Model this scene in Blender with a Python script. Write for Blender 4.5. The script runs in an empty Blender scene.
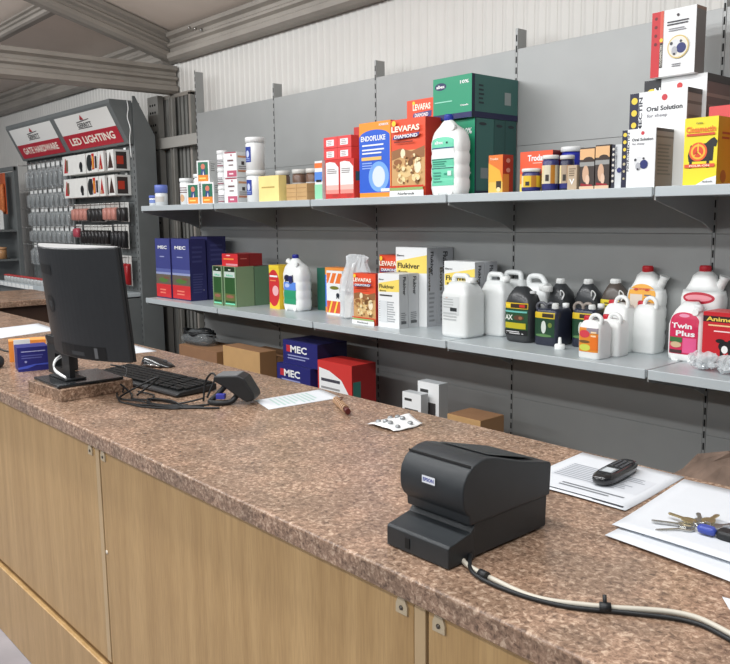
import bpy, math, random
from math import sin, cos, pi, radians
from mathutils import Matrix, Vector
random.seed(7)
S = bpy.context.scene
COL = S.collection

# ------------------------------------------------------------------ camera, world, lights, exposure
cd = bpy.data.cameras.new('camera'); cam = bpy.data.objects.new('camera', cd); COL.objects.link(cam)
cd.sensor_width = 36; cd.sensor_fit = 'HORIZONTAL'; cd.lens = 39.56; cd.clip_start = .05; cd.clip_end = 100
R_ = Vector((0.6662578, 0.7456298, -0.0116946)); U_ = Vector((-0.0984101, 0.1034579, 0.9897535)); F_ = Vector((-0.7391996, 0.6582801, -0.1423072))
M_ = Matrix(((R_.x, U_.x, -F_.x, 5.487), (R_.y, U_.y, -F_.y, -3.225), (R_.z, U_.z, -F_.z, 1.53), (0, 0, 0, 1)))
cam.matrix_world = M_
S.camera = cam
w = bpy.data.worlds.new('world'); S.world = w; w.use_nodes = True
w.node_tree.nodes['Background'].inputs[0].default_value = (.86, .93, 1, 1)
w.node_tree.nodes['Background'].inputs[1].default_value = .15
def area(name, loc, aim, sx, sy, power, col=(1, .98, .95)):
    l = bpy.data.lights.new(name, 'AREA'); l.shape = 'RECTANGLE'; l.size = sx; l.size_y = sy; l.energy = power; l.color = col
    o = bpy.data.objects.new(name, l); COL.objects.link(o); o.location = loc
    o.rotation_euler = (Vector(aim) - Vector(loc)).to_track_quat('-Z', 'Y').to_euler()
    return o
area('near_strip_light', (1.6, -2.65, 3.25), (1.6, -1.9, 0), 9.0, .14, 162, (.98, .99, 1))
area('aisle_strip_light', (2.2, -4.8, 3.35), (2.2, -2.0, .8), 10.0, .14, 112, (.98, .99, 1))
area('far_aisle_strip_light', (2.2, -7.6, 3.35), (2.2, -1.0, 1.2), 10.0, .14, 130, (.98, .99, 1))
S.view_settings.view_transform = 'Standard'; S.view_settings.look = 'None'; S.view_settings.gamma = 1
S.view_settings.exposure = 0.0; S.view_settings.use_curve_mapping = False

# ------------------------------------------------------------------ materials
def lin(c):
    return tuple((x/255/12.92 if x/255 <= .04045 else ((x/255+.055)/1.055)**2.4) for x in c)
MATS = {}
def mat(rgb, rough=.5, metal=0, var=.06, scale=25, bump=0, bscale=200, trans=0, alpha=1, ior=1.45, coat=0, name=None):
    key = (rgb, rough, metal, var, scale, bump, trans, alpha, coat)
    if key in MATS: return MATS[key]
    m = bpy.data.materials.new(name or 'surface_%d_%d_%d' % rgb); m.use_nodes = True
    nt = m.node_tree; b = nt.nodes['Principled BSDF']
    c = lin(rgb)
    b.inputs['Roughness'].default_value = rough; b.inputs['Metallic'].default_value = metal
    b.inputs['IOR'].default_value = ior
    if var > 0:
        tc = nt.nodes.new('ShaderNodeTexCoord'); n = nt.nodes.new('ShaderNodeTexNoise'); n.inputs['Scale'].default_value = scale
        n.inputs['Detail'].default_value = 3
        r = nt.nodes.new('ShaderNodeValToRGB')
        r.color_ramp.elements[0].position = .3; r.color_ramp.elements[1].position = .7
        r.color_ramp.elements[0].color = tuple(x*(1-var) for x in c)+(1,)
        r.color_ramp.elements[1].color = tuple(min(1, x*(1+var)) for x in c)+(1,)
        nt.links.new(tc.outputs['Object'], n.inputs['Vector']); nt.links.new(n.outputs['Fac'], r.inputs['Fac'])
        nt.links.new(r.outputs['Color'], b.inputs['Base Color'])
    else:
        b.inputs['Base Color'].default_value = c+(1,)
    if bump > 0:
        tc = nt.nodes.new('ShaderNodeTexCoord'); n = nt.nodes.new('ShaderNodeTexNoise'); n.inputs['Scale'].default_value = bscale
        bp = nt.nodes.new('ShaderNodeBump'); bp.inputs['Strength'].default_value = bump; bp.inputs['Distance'].default_value = .002
        nt.links.new(tc.outputs['Object'], n.inputs['Vector']); nt.links.new(n.outputs['Fac'], bp.inputs['Height']); nt.links.new(bp.outputs['Normal'], b.inputs['Normal'])
    if trans: b.inputs['Transmission Weight'].default_value = trans
    if alpha < 1: b.inputs['Alpha'].default_value = alpha
    if coat: b.inputs['Coat Weight'].default_value = coat; b.inputs['Coat Roughness'].default_value = .15
    MATS[key] = m
    return m
def ink(rgb): return mat(rgb, .45, 0, 0)

def granite_mat():
    m = bpy.data.materials.new('brown_granite_laminate'); m.use_nodes = True; nt = m.node_tree; b = nt.nodes['Principled BSDF']
    g = nt.nodes.new('ShaderNodeNewGeometry')
    n1 = nt.nodes.new('ShaderNodeTexNoise'); n1.inputs['Scale'].default_value = 105; n1.inputs['Detail'].default_value = 4; n1.inputs['Roughness'].default_value = .65; n1.inputs['Distortion'].default_value = .6
    n2 = nt.nodes.new('ShaderNodeTexNoise'); n2.inputs['Scale'].default_value = 14; n2.inputs['Detail'].default_value = 2
    v = nt.nodes.new('ShaderNodeTexVoronoi'); v.inputs['Scale'].default_value = 120
    r1 = nt.nodes.new('ShaderNodeValToRGB'); e = r1.color_ramp.elements
    e[0].position = .34; e[0].color = lin((102, 83, 70))+(1,); e[1].position = .66; e[1].color = lin((200, 178, 156))+(1,)
    x = e.new(.45); x.color = lin((140, 115, 96))+(1,); x = e.new(.55); x.color = lin((162, 136, 115))+(1,)
    r2 = nt.nodes.new('ShaderNodeValToRGB'); e = r2.color_ramp.elements
    e[0].position = .4; e[0].color = (.78, .76, .75, 1); e[1].position = .62; e[1].color = (1.05, 1.0, .98, 1)
    r3 = nt.nodes.new('ShaderNodeValToRGB'); e = r3.color_ramp.elements
    e[0].position = .0; e[0].color = (.55, .5, .48, 1); e[1].position = .32; e[1].color = (1, 1, 1, 1)
    mx = nt.nodes.new('ShaderNodeMix'); mx.data_type = 'RGBA'; mx.blend_type = 'MULTIPLY'; mx.inputs[0].default_value = 1
    my = nt.nodes.new('ShaderNodeMix'); my.data_type = 'RGBA'; my.blend_type = 'MULTIPLY'; my.inputs[0].default_value = .8
    for n in (n1, n2, v): nt.links.new(g.outputs['Position'], n.inputs['Vector'])
    nt.links.new(n1.outputs['Fac'], r1.inputs[0]); nt.links.new(n2.outputs['Fac'], r2.inputs[0]); nt.links.new(v.outputs['Distance'], r3.inputs[0])
    nt.links.new(r1.outputs[0], mx.inputs[6]); nt.links.new(r2.outputs[0], mx.inputs[7])
    nt.links.new(mx.outputs[2], my.inputs[6]); nt.links.new(r3.outputs[0], my.inputs[7])
    nt.links.new(my.outputs[2], b.inputs['Base Color'])
    b.inputs['Roughness'].default_value = .27
    return m
def beech_mat():
    m = bpy.data.materials.new('beech_laminate'); m.use_nodes = True; nt = m.node_tree; b = nt.nodes['Principled BSDF']
    g = nt.nodes.new('ShaderNodeNewGeometry'); mp = nt.nodes.new('ShaderNodeMapping')
    mp.inputs['Scale'].default_value = (22, 22, .9)
    n1 = nt.nodes.new('ShaderNodeTexNoise'); n1.inputs['Scale'].default_value = 1; n1.inputs['Detail'].default_value = 5; n1.inputs['Distortion'].default_value = .4
    mp2 = nt.nodes.new('ShaderNodeMapping'); mp2.inputs['Scale'].default_value = (240, 240, 14)
    n2 = nt.nodes.new('ShaderNodeTexNoise'); n2.inputs['Scale'].default_value = 1; n2.inputs['Detail'].default_value = 2
    r1 = nt.nodes.new('ShaderNodeValToRGB'); e = r1.color_ramp.elements
    e[0].position = .3; e[0].color = lin((174, 140, 92))+(1,); e[1].position = .7; e[1].color = lin((196, 162, 112))+(1,)
    r2 = nt.nodes.new('ShaderNodeValToRGB'); e = r2.color_ramp.elements
    e[0].position = .35; e[0].color = (.88, .86, .84, 1); e[1].position = .6; e[1].color = (1, 1, 1, 1)
    mx = nt.nodes.new('ShaderNodeMix'); mx.data_type = 'RGBA'; mx.blend_type = 'MULTIPLY'; mx.inputs[0].default_value = 1
    nt.links.new(g.outputs['Position'], mp.inputs[0]); nt.links.new(mp.outputs[0], n1.inputs['Vector'])
    nt.links.new(g.outputs['Position'], mp2.inputs[0]); nt.links.new(mp2.outputs[0], n2.inputs['Vector'])
    nt.links.new(n1.outputs['Fac'], r1.inputs[0]); nt.links.new(n2.outputs['Fac'], r2.inputs[0])
    nt.links.new(r1.outputs[0], mx.inputs[6]); nt.links.new(r2.outputs[0], mx.inputs[7]); nt.links.new(mx.outputs[2], b.inputs['Base Color'])
    b.inputs['Roughness'].default_value = .38
    return m
GRAN = granite_mat(); BEECH = beech_mat()
PANEL = mat((160, 162, 161), .42, .15, .03, 6, name='grey_powder_coated_steel')
SHELF = mat((188, 196, 199), .32, .1, .03, 8, name='light_grey_shelf_steel')
DARKSLOT = mat((18, 18, 18), .8, 0, 0)
WHITEP = mat((238, 240, 238), .35, 0, .02)
BLACKP = mat((28, 30, 32), .45, 0, .1, 60, .15, 900)
CHAR = mat((40, 44, 47), .42, 0, .08, 60, .3, 1200)
STEEL = mat((150, 148, 143), .45, .5, .12, 4, name='galvanised_steel')
BEAM = mat((152, 146, 138), .5, .15, .12, 3, name='galvanised_purlin')
KRAFT = mat((176, 140, 98), .8, 0, .08, 30)
CLEAR = mat((232, 238, 240), .12, 0, 0, alpha=.38)
CHROME = mat((190, 190, 188), .22, .9, 0)

# ------------------------------------------------------------------ mesh builder
class MB:
    def __init__(s): s.v = []; s.f = []; s.m = []; s.sm = []; s.mats = []
    def mi(s, m):
        if m not in s.mats: s.mats.append(m)
        return s.mats.index(m)
    def add(s, vs, fs, m, smooth=False):
        o = len(s.v); k = s.mi(m); s.v += [tuple(v) for v in vs]
        for f in fs: s.f.append(tuple(i+o for i in f)); s.m.append(k); s.sm.append(smooth)
        return s
    def box(s, x0, y0, z0, x1, y1, z1, m):
        vs = [(x0,y0,z0),(x1,y0,z0),(x1,y1,z0),(x0,y1,z0),(x0,y0,z1),(x1,y0,z1),(x1,y1,z1),(x0,y1,z1)]
        return s.add(vs, [(0,3,2,1),(4,5,6,7),(0,1,5,4),(1,2,6,5),(2,3,7,6),(3,0,4,7)], m)
    def prism(s, poly, axis, a, b, m, smooth=False):
        # poly 2D extruded along axis ('x': poly is (y,z); 'y': (x,z); 'z': (x,y))
        def P(p, t): return (t, p[0], p[1]) if axis == 'x' else ((p[0], t, p[1]) if axis == 'y' else (p[0], p[1], t))
        n = len(poly); vs = [P(p, a) for p in poly]+[P(p, b) for p in poly]
        s.add(vs, [tuple(range(n)), tuple(range(2*n-1, n-1, -1))], m)
        o = len(s.v)-2*n; k = s.mi(m)
        for i in range(n):
            j = (i+1) % n; s.f.append((o+i, o+n+i, o+n+j, o+j)); s.m.append(k); s.sm.append(smooth)
        return s
    def rings(s, rings, m, cap0=True, cap1=True, smooth=True):
        n = len(rings[0]); vs = [p for r in rings for p in r]; fs = []
        for a in range(len(rings)-1):
            for i in range(n):
                j = (i+1) % n; fs.append((a*n+i, a*n+j, (a+1)*n+j, (a+1)*n+i))
        s.add(vs, fs, m, smooth)
        o = len(s.v)-len(vs); k = s.mi(m)
        if cap0: s.f.append(tuple(o+i for i in range(n-1, -1, -1))); s.m.append(k); s.sm.append(False)
        if cap1: s.f.append(tuple(o+(len(rings)-1)*n+i for i in range(n))); s.m.append(k); s.sm.append(False)
        return s
    def lathe(s, prof, m, cx=0, cy=0, n=24, axis='z', cz=0):
        R = []
        for r, z in prof:
            q = []
            for i in range(n):
                a = 2*pi*i/n; c, d = r*cos(a), r*sin(a)
                q.append((cx+c, cy+d, cz+z) if axis == 'z' else ((cx+c, cy+z, cz-d) if axis == 'y' else (cx+z, cy+c, cz+d)))
            R.append(q)
        return s.rings(R, m)
    def loft(s, rows, m, n=32):
        # rows: (z, w, d, cx, cy, exponent)
        R = []
        for z, w_, d_, cx, cy, e in rows:
            q = []
            for i in range(n):
                a = 2*pi*i/n; c, t = cos(a), sin(a)
                q.append((cx+w_/2*math.copysign(abs(c)**(2/e), c), cy+d_/2*math.copysign(abs(t)**(2/e), t), z))
            R.append(q)
        return s.rings(R, m)
    def tube(s, path, r, m, n=8, closed=False):
        P = [Vector(p) for p in path]; N = len(P); R = []; up = None
        for i in range(N):
            a = P[i-1] if (i or closed) else P[i]; b = P[(i+1) % N] if (i < N-1 or closed) else P[i]
            t = (b-a).normalized() if (b-a).length > 1e-9 else Vector((0, 0, 1))
            if up is None:
                up = t.orthogonal().normalized()
            up = (up-t*up.dot(t)); up = up.normalized() if up.length > 1e-6 else t.orthogonal().normalized()
            sd = t.cross(up); rr = r[i] if isinstance(r, (list, tuple)) else r
            R.append([tuple(P[i]+(up*cos(2*pi*k/n)+sd*sin(2*pi*k/n))*rr) for k in range(n)])
        if closed:
            vs = [p for q in R for p in q]; fs = []
            for a in range(N):
                b = (a+1) % N
                for k in range(n): fs.append((a*n+k, a*n+(k+1) % n, b*n+(k+1) % n, b*n+k))
            return s.add(vs, fs, m, True)
        return s.rings(R, m)
def smooth_path(pts, n=8):
    P = [Vector(p) for p in pts]; out = []
    for i in range(len(P)-1):
        p0 = P[max(i-1, 0)]; p1 = P[i]; p2 = P[i+1]; p3 = P[min(i+2, len(P)-1)]
        for k in range(n):
            t = k/n
            out.append(.5*((2*p1)+(p2-p0)*t+(2*p0-5*p1+4*p2-p3)*t*t+(3*p1-3*p2+p3-p0)*t**3))
    out.append(P[-1]); return out

def obj(name, mb, parent=None, bevel=0, seg=2, subsurf=0):
    me = bpy.data.meshes.new(name); me.from_pydata(mb.v, [], mb.f)
    for m in mb.mats: me.materials.append(m)
    me.polygons.foreach_set('material_index', mb.m); me.polygons.foreach_set('use_smooth', mb.sm); me.update()
    o = bpy.data.objects.new(name, me); COL.objects.link(o)
    if parent: o.parent = parent
    if bevel:
        b = o.modifiers.new('bevel', 'BEVEL'); b.width = bevel; b.segments = seg; b.limit_method = 'ANGLE'; b.angle_limit = radians(40)
    if subsurf:
        b = o.modifiers.new('sub', 'SUBSURF'); b.levels = subsurf; b.render_levels = subsurf
    return o
def tag(o, label=None, cat=None, group=None, kind=None):
    if label: o['label'] = label
    if cat: o['category'] = cat
    if group: o['group'] = group
    if kind: o['kind'] = kind
    return o
def thing(name, label, cat, loc=(0, 0, 0), rz=0, group=None):
    o = bpy.data.objects.new(name, None); COL.objects.link(o); o.empty_display_size = .05
    o.location = loc; o.rotation_euler = (0, 0, rz); return tag(o, label, cat, group)
def kids(o): return [c for c in bpy.data.objects if c.parent == o]
def dup(root, loc, rz=None, label=None, group=None):
    c = root.copy(); COL.objects.link(c); c.location = loc
    if rz is not None: c.rotation_euler = (0, 0, rz)
    if label: c['label'] = label
    if group: c['group'] = group
    for k in kids(root):
        a = k.copy(); COL.objects.link(a); a.parent = c
        for g in kids(k):
            b = g.copy(); COL.objects.link(b); b.parent = a
    return c
def struct(name, mb, bevel=0): return tag(obj(name, mb, None, bevel), kind='structure')

# ------------------------------------------------------------------ printing on faces
TXT = {}
def glyphs(text, bold=.03):
    if text in TXT: return TXT[text]
    cu = bpy.data.curves.new('lettering', 'FONT'); cu.body = text; cu.resolution_u = 2; cu.offset = bold
    o = bpy.data.objects.new('lettering', cu)
    me = o.to_mesh(); vs = [(v.co.x, v.co.y) for v in me.vertices]; fs = [tuple(p.vertices) for p in me.polygons]
    o.to_mesh_clear(); bpy.data.objects.remove(o); bpy.data.curves.remove(cu)
    x0 = min(v[0] for v in vs); x1 = max(v[0] for v in vs); y0 = min(v[1] for v in vs); y1 = max(v[1] for v in vs)
    vs = [((x-x0)/(x1-x0), (y-y0)/max(1e-6, y1-y0)) for x, y in vs]
    TXT[text] = (vs, fs); return TXT[text]
def strip(mb, F, col, rowsv, seg, off):
    # rowsv: list of (v, u0, u1)
    if seg > 1:
        rr = [rowsv[0]]
        for r1 in rowsv[1:]:
            r0 = rr[-1]; k = max(1, int(abs(r1[0]-r0[0])/.05))
            rr += [tuple(r0[q]+(r1[q]-r0[q])*j/k for q in range(3)) for j in range(1, k+1)]
        rowsv = rr
    vs = []; fs = []
    for v, a, b in rowsv:
        for i in range(seg+1): vs.append(F(a+(b-a)*i/seg, v, off))
    n = seg+1
    for r in range(len(rowsv)-1):
        for i in range(seg): fs.append((r*n+i, r*n+i+1, (r+1)*n+i+1, (r+1)*n+i))
    mb.add(vs, fs, ink(col))
def printed(name, parent, F, ops, seg=1, asp=1.0, start=.0006, step=.0003):
    """ops on a face, u and v from 0 to 1; asp = width/height of the face"""
    mb = MB()
    for k, o in enumerate(ops):
        off = start+step*k; t = o[0]; col = o[1]
        if t == 'r':
            u0, v0, u1, v1 = o[2:6]; nv = max(1, seg//2) if seg > 1 else 1
            strip(mb, F, col, [(v0+(v1-v0)*i/nv, u0, u1) for i in range(nv+1)], seg, off)
        elif t == 'c':      # ellipse u v ru (rv)
            u, v, ru = o[2:5]; rv = o[5] if len(o) > 5 else ru*asp
            rows = []
            for i in range(17):
                a = -pi/2+pi*i/16; rows.append((min(1, max(0, v+rv*sin(a)))+i*1e-6, max(0, u-ru*cos(a)-1e-5), min(1, u+ru*cos(a)+1e-5)))
            strip(mb, F, col, rows, max(2, seg), off)
        elif t == 'a':      # arched panel
            u0, v0, u1, v1, h = o[2:7]; rows = [(v0, u0, u1)]; uc = (u0+u1)/2; ru = (u1-u0)/2
            for i in range(9):
                a = pi/2*i/8; rows.append((v1-h+h*sin(a), uc-ru*cos(a)-1e-5, uc+ru*cos(a)+1e-5))
            strip(mb, F, col, rows, max(1, seg), off)
        elif t == 'p':
            mb.add([F(u, v, off) for u, v in o[2]], [tuple(range(len(o[2])))], ink(col))
        elif t == 't':      # text u v (centre) w h (angle)
            tx, u, v, ww, hh = o[2:7]; ang = o[7] if len(o) > 7 else 0
            vs, fs = glyphs(tx); out = []
            for x, y in vs:
                if ang == 90: out.append(F(u-(y-.5)*ww, v+(x-.5)*hh, off))
                elif ang == -90: out.append(F(u+(y-.5)*ww, v-(x-.5)*hh, off))
                else: out.append(F(u+(x-.5)*ww, v+(y-.5)*hh, off))
            mb.add(out, fs, ink(col))
        elif t == 'l':      # lines of tiny print: u0 v0 u1 v1 n
            u0, v0, u1, v1, n = o[2:7]
            for i in range(n):
                vv = v1-(v1-v0)*(i+.5)/n; e = u0+(u1-u0)*random.uniform(.75, 1); hh = (v1-v0)/n*.22
                strip(mb, F, col, [(vv-hh, u0, e), (vv+hh, u0, e)], max(1, seg//2), off)
    return obj(name, mb, parent)

def carton(name, label, cat, x0, x1, yf, d, z, h, col, front=None, side=None, top=None, rz=0, group=None, rough=.45, flap=True, left=None):
    w_ = x1-x0
    r = thing(name, label, cat, ((x0+x1)/2, yf+d/2, z), rz, group)
    m = mat(col, rough, 0, .05, 12)
    b = MB().box(-w_/2, -d/2, 0, w_/2, d/2, h, m); obj('carton_body', b, r, .0012, 2)
    if flap:
        f = MB(); mt = mat(top or col, rough, 0, .05, 12)
        f.box(-w_/2+.002, -d/2+.002, h, w_/2-.002, -.0008, h+.001, mt); f.box(-w_/2+.002, .0008, h, w_/2-.002, d/2-.002, h+.001, mt)
        obj('top_flaps', f, r)
    if front: printed('front_print', r, lambda u, v, o: (-w_/2+u*w_, -d/2-o, v*h), front, asp=w_/h)
    if side: printed('side_print', r, lambda u, v, o: (w_/2+o, -d/2+u*d, v*h), side, asp=d/h)
    return r

def jar(name, label, cat, x, y, z, rad, h, body, lid, ops=None, lidh=.2, group=None, base=None, seethru=False):
    r = thing(name, label, cat, (x, y, z), 0, group)
    bm = mat(body, .3, 0, .03) if not seethru else mat(body, .15, 0, 0, alpha=.72)
    H = h*(1-lidh)
    obj('jar_body', MB().lathe([(rad*.86, 0), (rad*.95, h*.015), (rad*.96, H*.93), (rad*.84, H)], bm), r)
    lm = mat(lid, .4, 0, .02)
    obj('lid', MB().lathe([(rad*.9, H), (rad, H+.002), (rad, h-.004), (rad*.95, h-.0005), (rad*.5, h)], lm), r)
    if ops:
        a0 = radians(-170); a1 = radians(40)
        printed('label_band', r, lambda u, v, o: ((rad*.965+o)*cos(a0+u*(a1-a0)), (rad*.965+o)*sin(a0+u*(a1-a0)), H*(.08+.8*v)), ops, seg=14)
    return r

# ================================================================== THE ROOM
FLOORM = mat((150, 146, 150), .55, 0, .12, 5, .1, 60, name='concrete_floor')
struct('floor', MB().box(-9, -8, -.06, 8, .9, 0, FLOORM))
WALLM = mat((210, 208, 203), .5, .05, .03, 3, name='white_cladding')
wb = MB()
poly = []; x = -9.0; yw = .14; pitch = .066
while x < 8:
    poly += [(x, yw), (x+.036, yw), (x+.046, yw-.0045), (x+.056, yw-.0045)]; x += pitch
poly += [(x, yw), (x, yw+.06), (-9, yw+.06)]
vs = []; n = len(poly)-2
for zz in (0, 3.3): vs += [(p[0], p[1], zz) for p in poly[:n]]
wb.add(vs, [(i, i+1, n+i+1, n+i) for i in range(n-1)], WALLM)
wb.box(-9, yw+.002, 0, 8, yw+.08, 3.3, WALLM)
struct('wall_back', wb)
# darker ribbed galvanised bay between the column and the first shelving post
DARKRIB = mat((128, 128, 124), .5, .3, .1, 5, name='weathered_ribbed_steel')
dr = MB(); x = -.86
while x < -.30:
    dr.box(x, .095, 0, x+.036, .128, 2.50, DARKRIB); x += .062
dr.box(-.90, .1285, 0, -.28, .137, 2.50, DARKRIB)
struct('trim_1', dr)
struct('trim_2', MB().box(-.30, .09, 0, -.272, .135, 2.52, BEAM).box(-.9, .09, 2.50, -.272, .135, 2.53, BEAM), .002)
# roof
ROOFM = mat((232, 220, 208), .7, 0, .04, 2, name='roof_lining')
rf = MB(); zr = lambda y: 3.035-.27*y
rf.add([(-9, .3, zr(.3)), (8, .3, zr(.3)), (8, -7, zr(-7)), (-9, -7, zr(-7)), (-9, .3, zr(.3)+.08), (8, .3, zr(.3)+.08), (8, -7, zr(-7)+.08), (-9, -7, zr(-7)+.08)],
       [(0, 3, 2, 1), (4, 5, 6, 7), (0, 1, 5, 4), (1, 2, 6, 5), (2, 3, 7, 6), (3, 0, 4, 7)], ROOFM)
struct('ceiling', rf)

def sigma(h, d):
    # folded steel section, (depth, height) outline with two grooves
    return [(0, 0), (d*.75, 0), (d, h*.10), (d, h*.26), (d*.70, h*.33), (d*.70, h*.45), (d*.92, h*.52), (d*.92, h*.60), (d*.70, h*.67), (d*.70, h*.78), (d, h*.86), (d, h), (0, h)]
def flange_bolts(mb, pts):
    for x, y, z in pts: mb.lathe([(.012, -.012), (.012, 0), (.0, 0)], CHROME, x, y, 6, 'y', z)
def beam_x(name, x0, x1, y, z, h, d, label):
    b = MB().prism([(y-p[0], z+p[1]) for p in sigma(h, d)], 'x', x0, x1, BEAM)
    return tag(obj(name, b), label, 'roof beam')
beam_x('eaves_beam', -.50, 7.5, .13, 2.775, .215, .10, 'long grey steel eaves beam along the wall top above the grey shelving')
beam_x('eaves_beam', -8.5, -.60, .13, 2.775, .215, .10, 'grey steel eaves beam running behind the red and white lighting header')
b = MB()
# rafter, sloping up towards the aisle
def slab_yz(mb, x0, x1, ya, za, yb, zb, h, m, prof=None):
    prof = prof or sigma(h, x1-x0)
    A = [(x0+p[0], ya, za+p[1]) for p in prof]; B = [(x0+p[0], yb, zb+p[1]) for p in prof]
    n = len(prof); mb.add(A+B, [tuple(range(n)), tuple(range(2*n-1, n-1, -1))]+[(i, n+i, n+(i+1) % n, (i+1) % n) for i in range(n)], m)
slab_yz(b, -.60, -.50, .12, 2.775, -3.2, 2.775+.27*3.32, .215, BEAM)
for yy in (.05, 0, -.05):
    b.lathe([(0, 0), (.011, 0), (.011, .010), (0, .010)], CHROME, 0, yy, 8, 'x', 2.93)
    for k in range(-18, 0): pass
tag(obj('rafter', b), 'grey folded steel rafter sloping up from the wall corner to the roof', 'roof beam')
b = MB(); slab_yz(b, -.60, -.50, .12, 2.53, -6.0, 2.50, .215, BEAM)
tag(obj('tie_beam', b), 'horizontal grey steel beam meeting the wall below the sloping rafter', 'roof beam')
beam_x('purlin', -9, -.62, -.70, 2.95+.14, .11, .07, 'thin steel purlin under the roof lining at the far upper left')
# column with slotted plate
c = thing('steel_column', 'tall grey steel column with bolt holes left of the shelving', 'column', (-.78, .06, 0))
obj('column_body', MB().prism([(-.09, -.03), (.09, -.03), (.09, .02), (.075, .02), (.075, -.015), (-.075, -.015), (-.075, .02), (-.09, .02)], 'z', 0, 2.53, STEEL), c)
hb = MB()
for zz in (2.46, 2.40, 2.30, 2.24, 2.1, 1.5, 1.0):
    for xx in (-.04, .0, .04):
        hb.lathe([(0, -.004), (.010, -.004), (.010, -.001), (0, -.001)], DARKSLOT, xx, -.029, 10, 'y', zz)
obj('bolt_holes', hb, c)
gl = thing('galvanised_stud', 'bright galvanised stud standing next to the holed steel column', 'stud', (-.50, .07, 0)); 
obj('stud_web', MB().box(-.03, -.012, 0, .03, 0, 2.5, STEEL), gl, .002); obj('stud_lip', MB().box(-.03, -.03, 0, -.022, -.012, 2.5, STEEL).box(.022, -.03, 0, .03, -.012, 2.5, STEEL), gl)
rl = thing('wall_rail', 'pale steel rail crossing from the column to the shelving', 'rail', (-.38, .045, 2.10))
obj('rail_face', MB().box(-.36, -.02, 0, .37, 0, .085, mat((166, 164, 158), .5, .2, .05, 5)), rl, .002)
obj('rail_lip', MB().box(-.36, 0, 0, .37, .04, .006, STEEL), rl)

# ================================================================== GREY WALL SHELVING
ZS1, ZS2, ZT = 1.623, .955, 2.315
sh = thing('shelving_unit', 'long grey steel wall shelving with two lipped shelves and back panels', 'shelving', (2.5, 0, 0))
ox = -2.5
def upright(X, top):
    b = MB().box(X-.006+ox, -.0185, 0, X+.006+ox, .05, top, PANEL)
    z = .1
    while z < top-.02:
        b.box(X-.0035+ox, -.0192, z, X+.0035+ox, -.018, z+.030, DARKSLOT); z += .05
    obj('upright_post', b, sh)
for X, t in ((0, 2.62), (1, 2.41), (2, 2.41), (3, 2.41), (4, 2.41), (5, 2.41)): upright(X, t)
zs = [2.315, 1.86, 1.445, 1.03, .615, .2]
for X in range(0, 5):
    for a, c in zip(zs[:-1], zs[1:]):
        obj('back_panel', MB().box(X+.0075+ox, -.018, c+.0006, X+.9925+ox, .01, a-.0006, PANEL), sh, .0012)
for z, nm in ((ZS1, 'u'), (ZS2, 'l')):
    for X in range(0, 5):
        s = obj('shelf_board', MB().box(X+.004+ox, -.500, z-.030, X+.996+ox, -.030, z, SHELF), sh, .003)
        obj('front_lip', MB().prism([(-.500, z-.034), (-.508, z-.034), (-.508, z+.002), (-.500, z+.002)], 'x', X+.006+ox, X+.994+ox, SHELF), s, .002)
    for X in range(0, 6):
        b = MB().prism([(-.03, z-.006), (-.03, z-.17), (-.12, z-.13), (-.495, z-.046), (-.495, z-.006)], 'x', X-.003+ox, X+.003+ox, PANEL)
        obj('shelf_bracket', b, sh)
obj('base_deck', MB().box(ox, -.50, .12, 5+ox, -.03, .16, PANEL), sh, .003)
obj('plinth', MB().box(ox, -.48, 0, 5+ox, -.46, .12, PANEL), sh)

# ================================================================== PEGBOARD DISPLAY
PEG = mat((108, 112, 112), .5, .1, .05, 8, name='grey_pegboard_steel')
dx0, dx1, dy = -3.04, -.66, -.20
ds = thing('pegboard_display', 'grey pegboard display unit left of the shelving full of hanging packs', 'display unit', (dx0, dy, 0))
L = dx1-dx0
for i in range(3):
    X = i*L/2
    b = MB().box(X-.02, -.02, 0, X+.02, .04, 2.45, PEG); z = .2
    while z < 2.42: b.box(X-.004, -.0212, z, X+.004, -.0198, z+.024, DARKSLOT); z += .05
    obj('upright_post', b, ds)
for i in range(2):
    for k in range(6):
        z0 = .16+k*.38
        b = MB().box(i*L/2+.022, -.004, z0, (i+1)*L/2-.022, .012, z0+.376, PEG)
        xx = i*L/2+.06
        while xx < (i+1)*L/2-.04:
            for zz in range(5): b.box(xx-.003, -.0048, z0+.03+zz*.075, xx+.003, -.0038, z0+.045+zz*.075, DARKSLOT)
            xx += .075
        obj('peg_panel', b, ds)
obj('side_panel', MB().prism([(-.02, 0), (-.02, 2.50), (.0, 2.50), (.16, 2.20), (.16, 0)], 'x', L+.022, L+.032, PEG), ds)
obj('back_spine', MB().box(0, .013, 0, L+.02, .03, 2.40, PEG), ds)
sb = obj('base_shelf', MB().box(0, -.40, .90, L, 0, .93, SHELF), ds, .003)
obj('price_strip', MB().box(0, -.412, .895, L, -.402, .945, SHELF), sb)
obj('lower_cabinet', MB().box(0, -.38, 0, L, 0, .89, PEG), ds)
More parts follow.
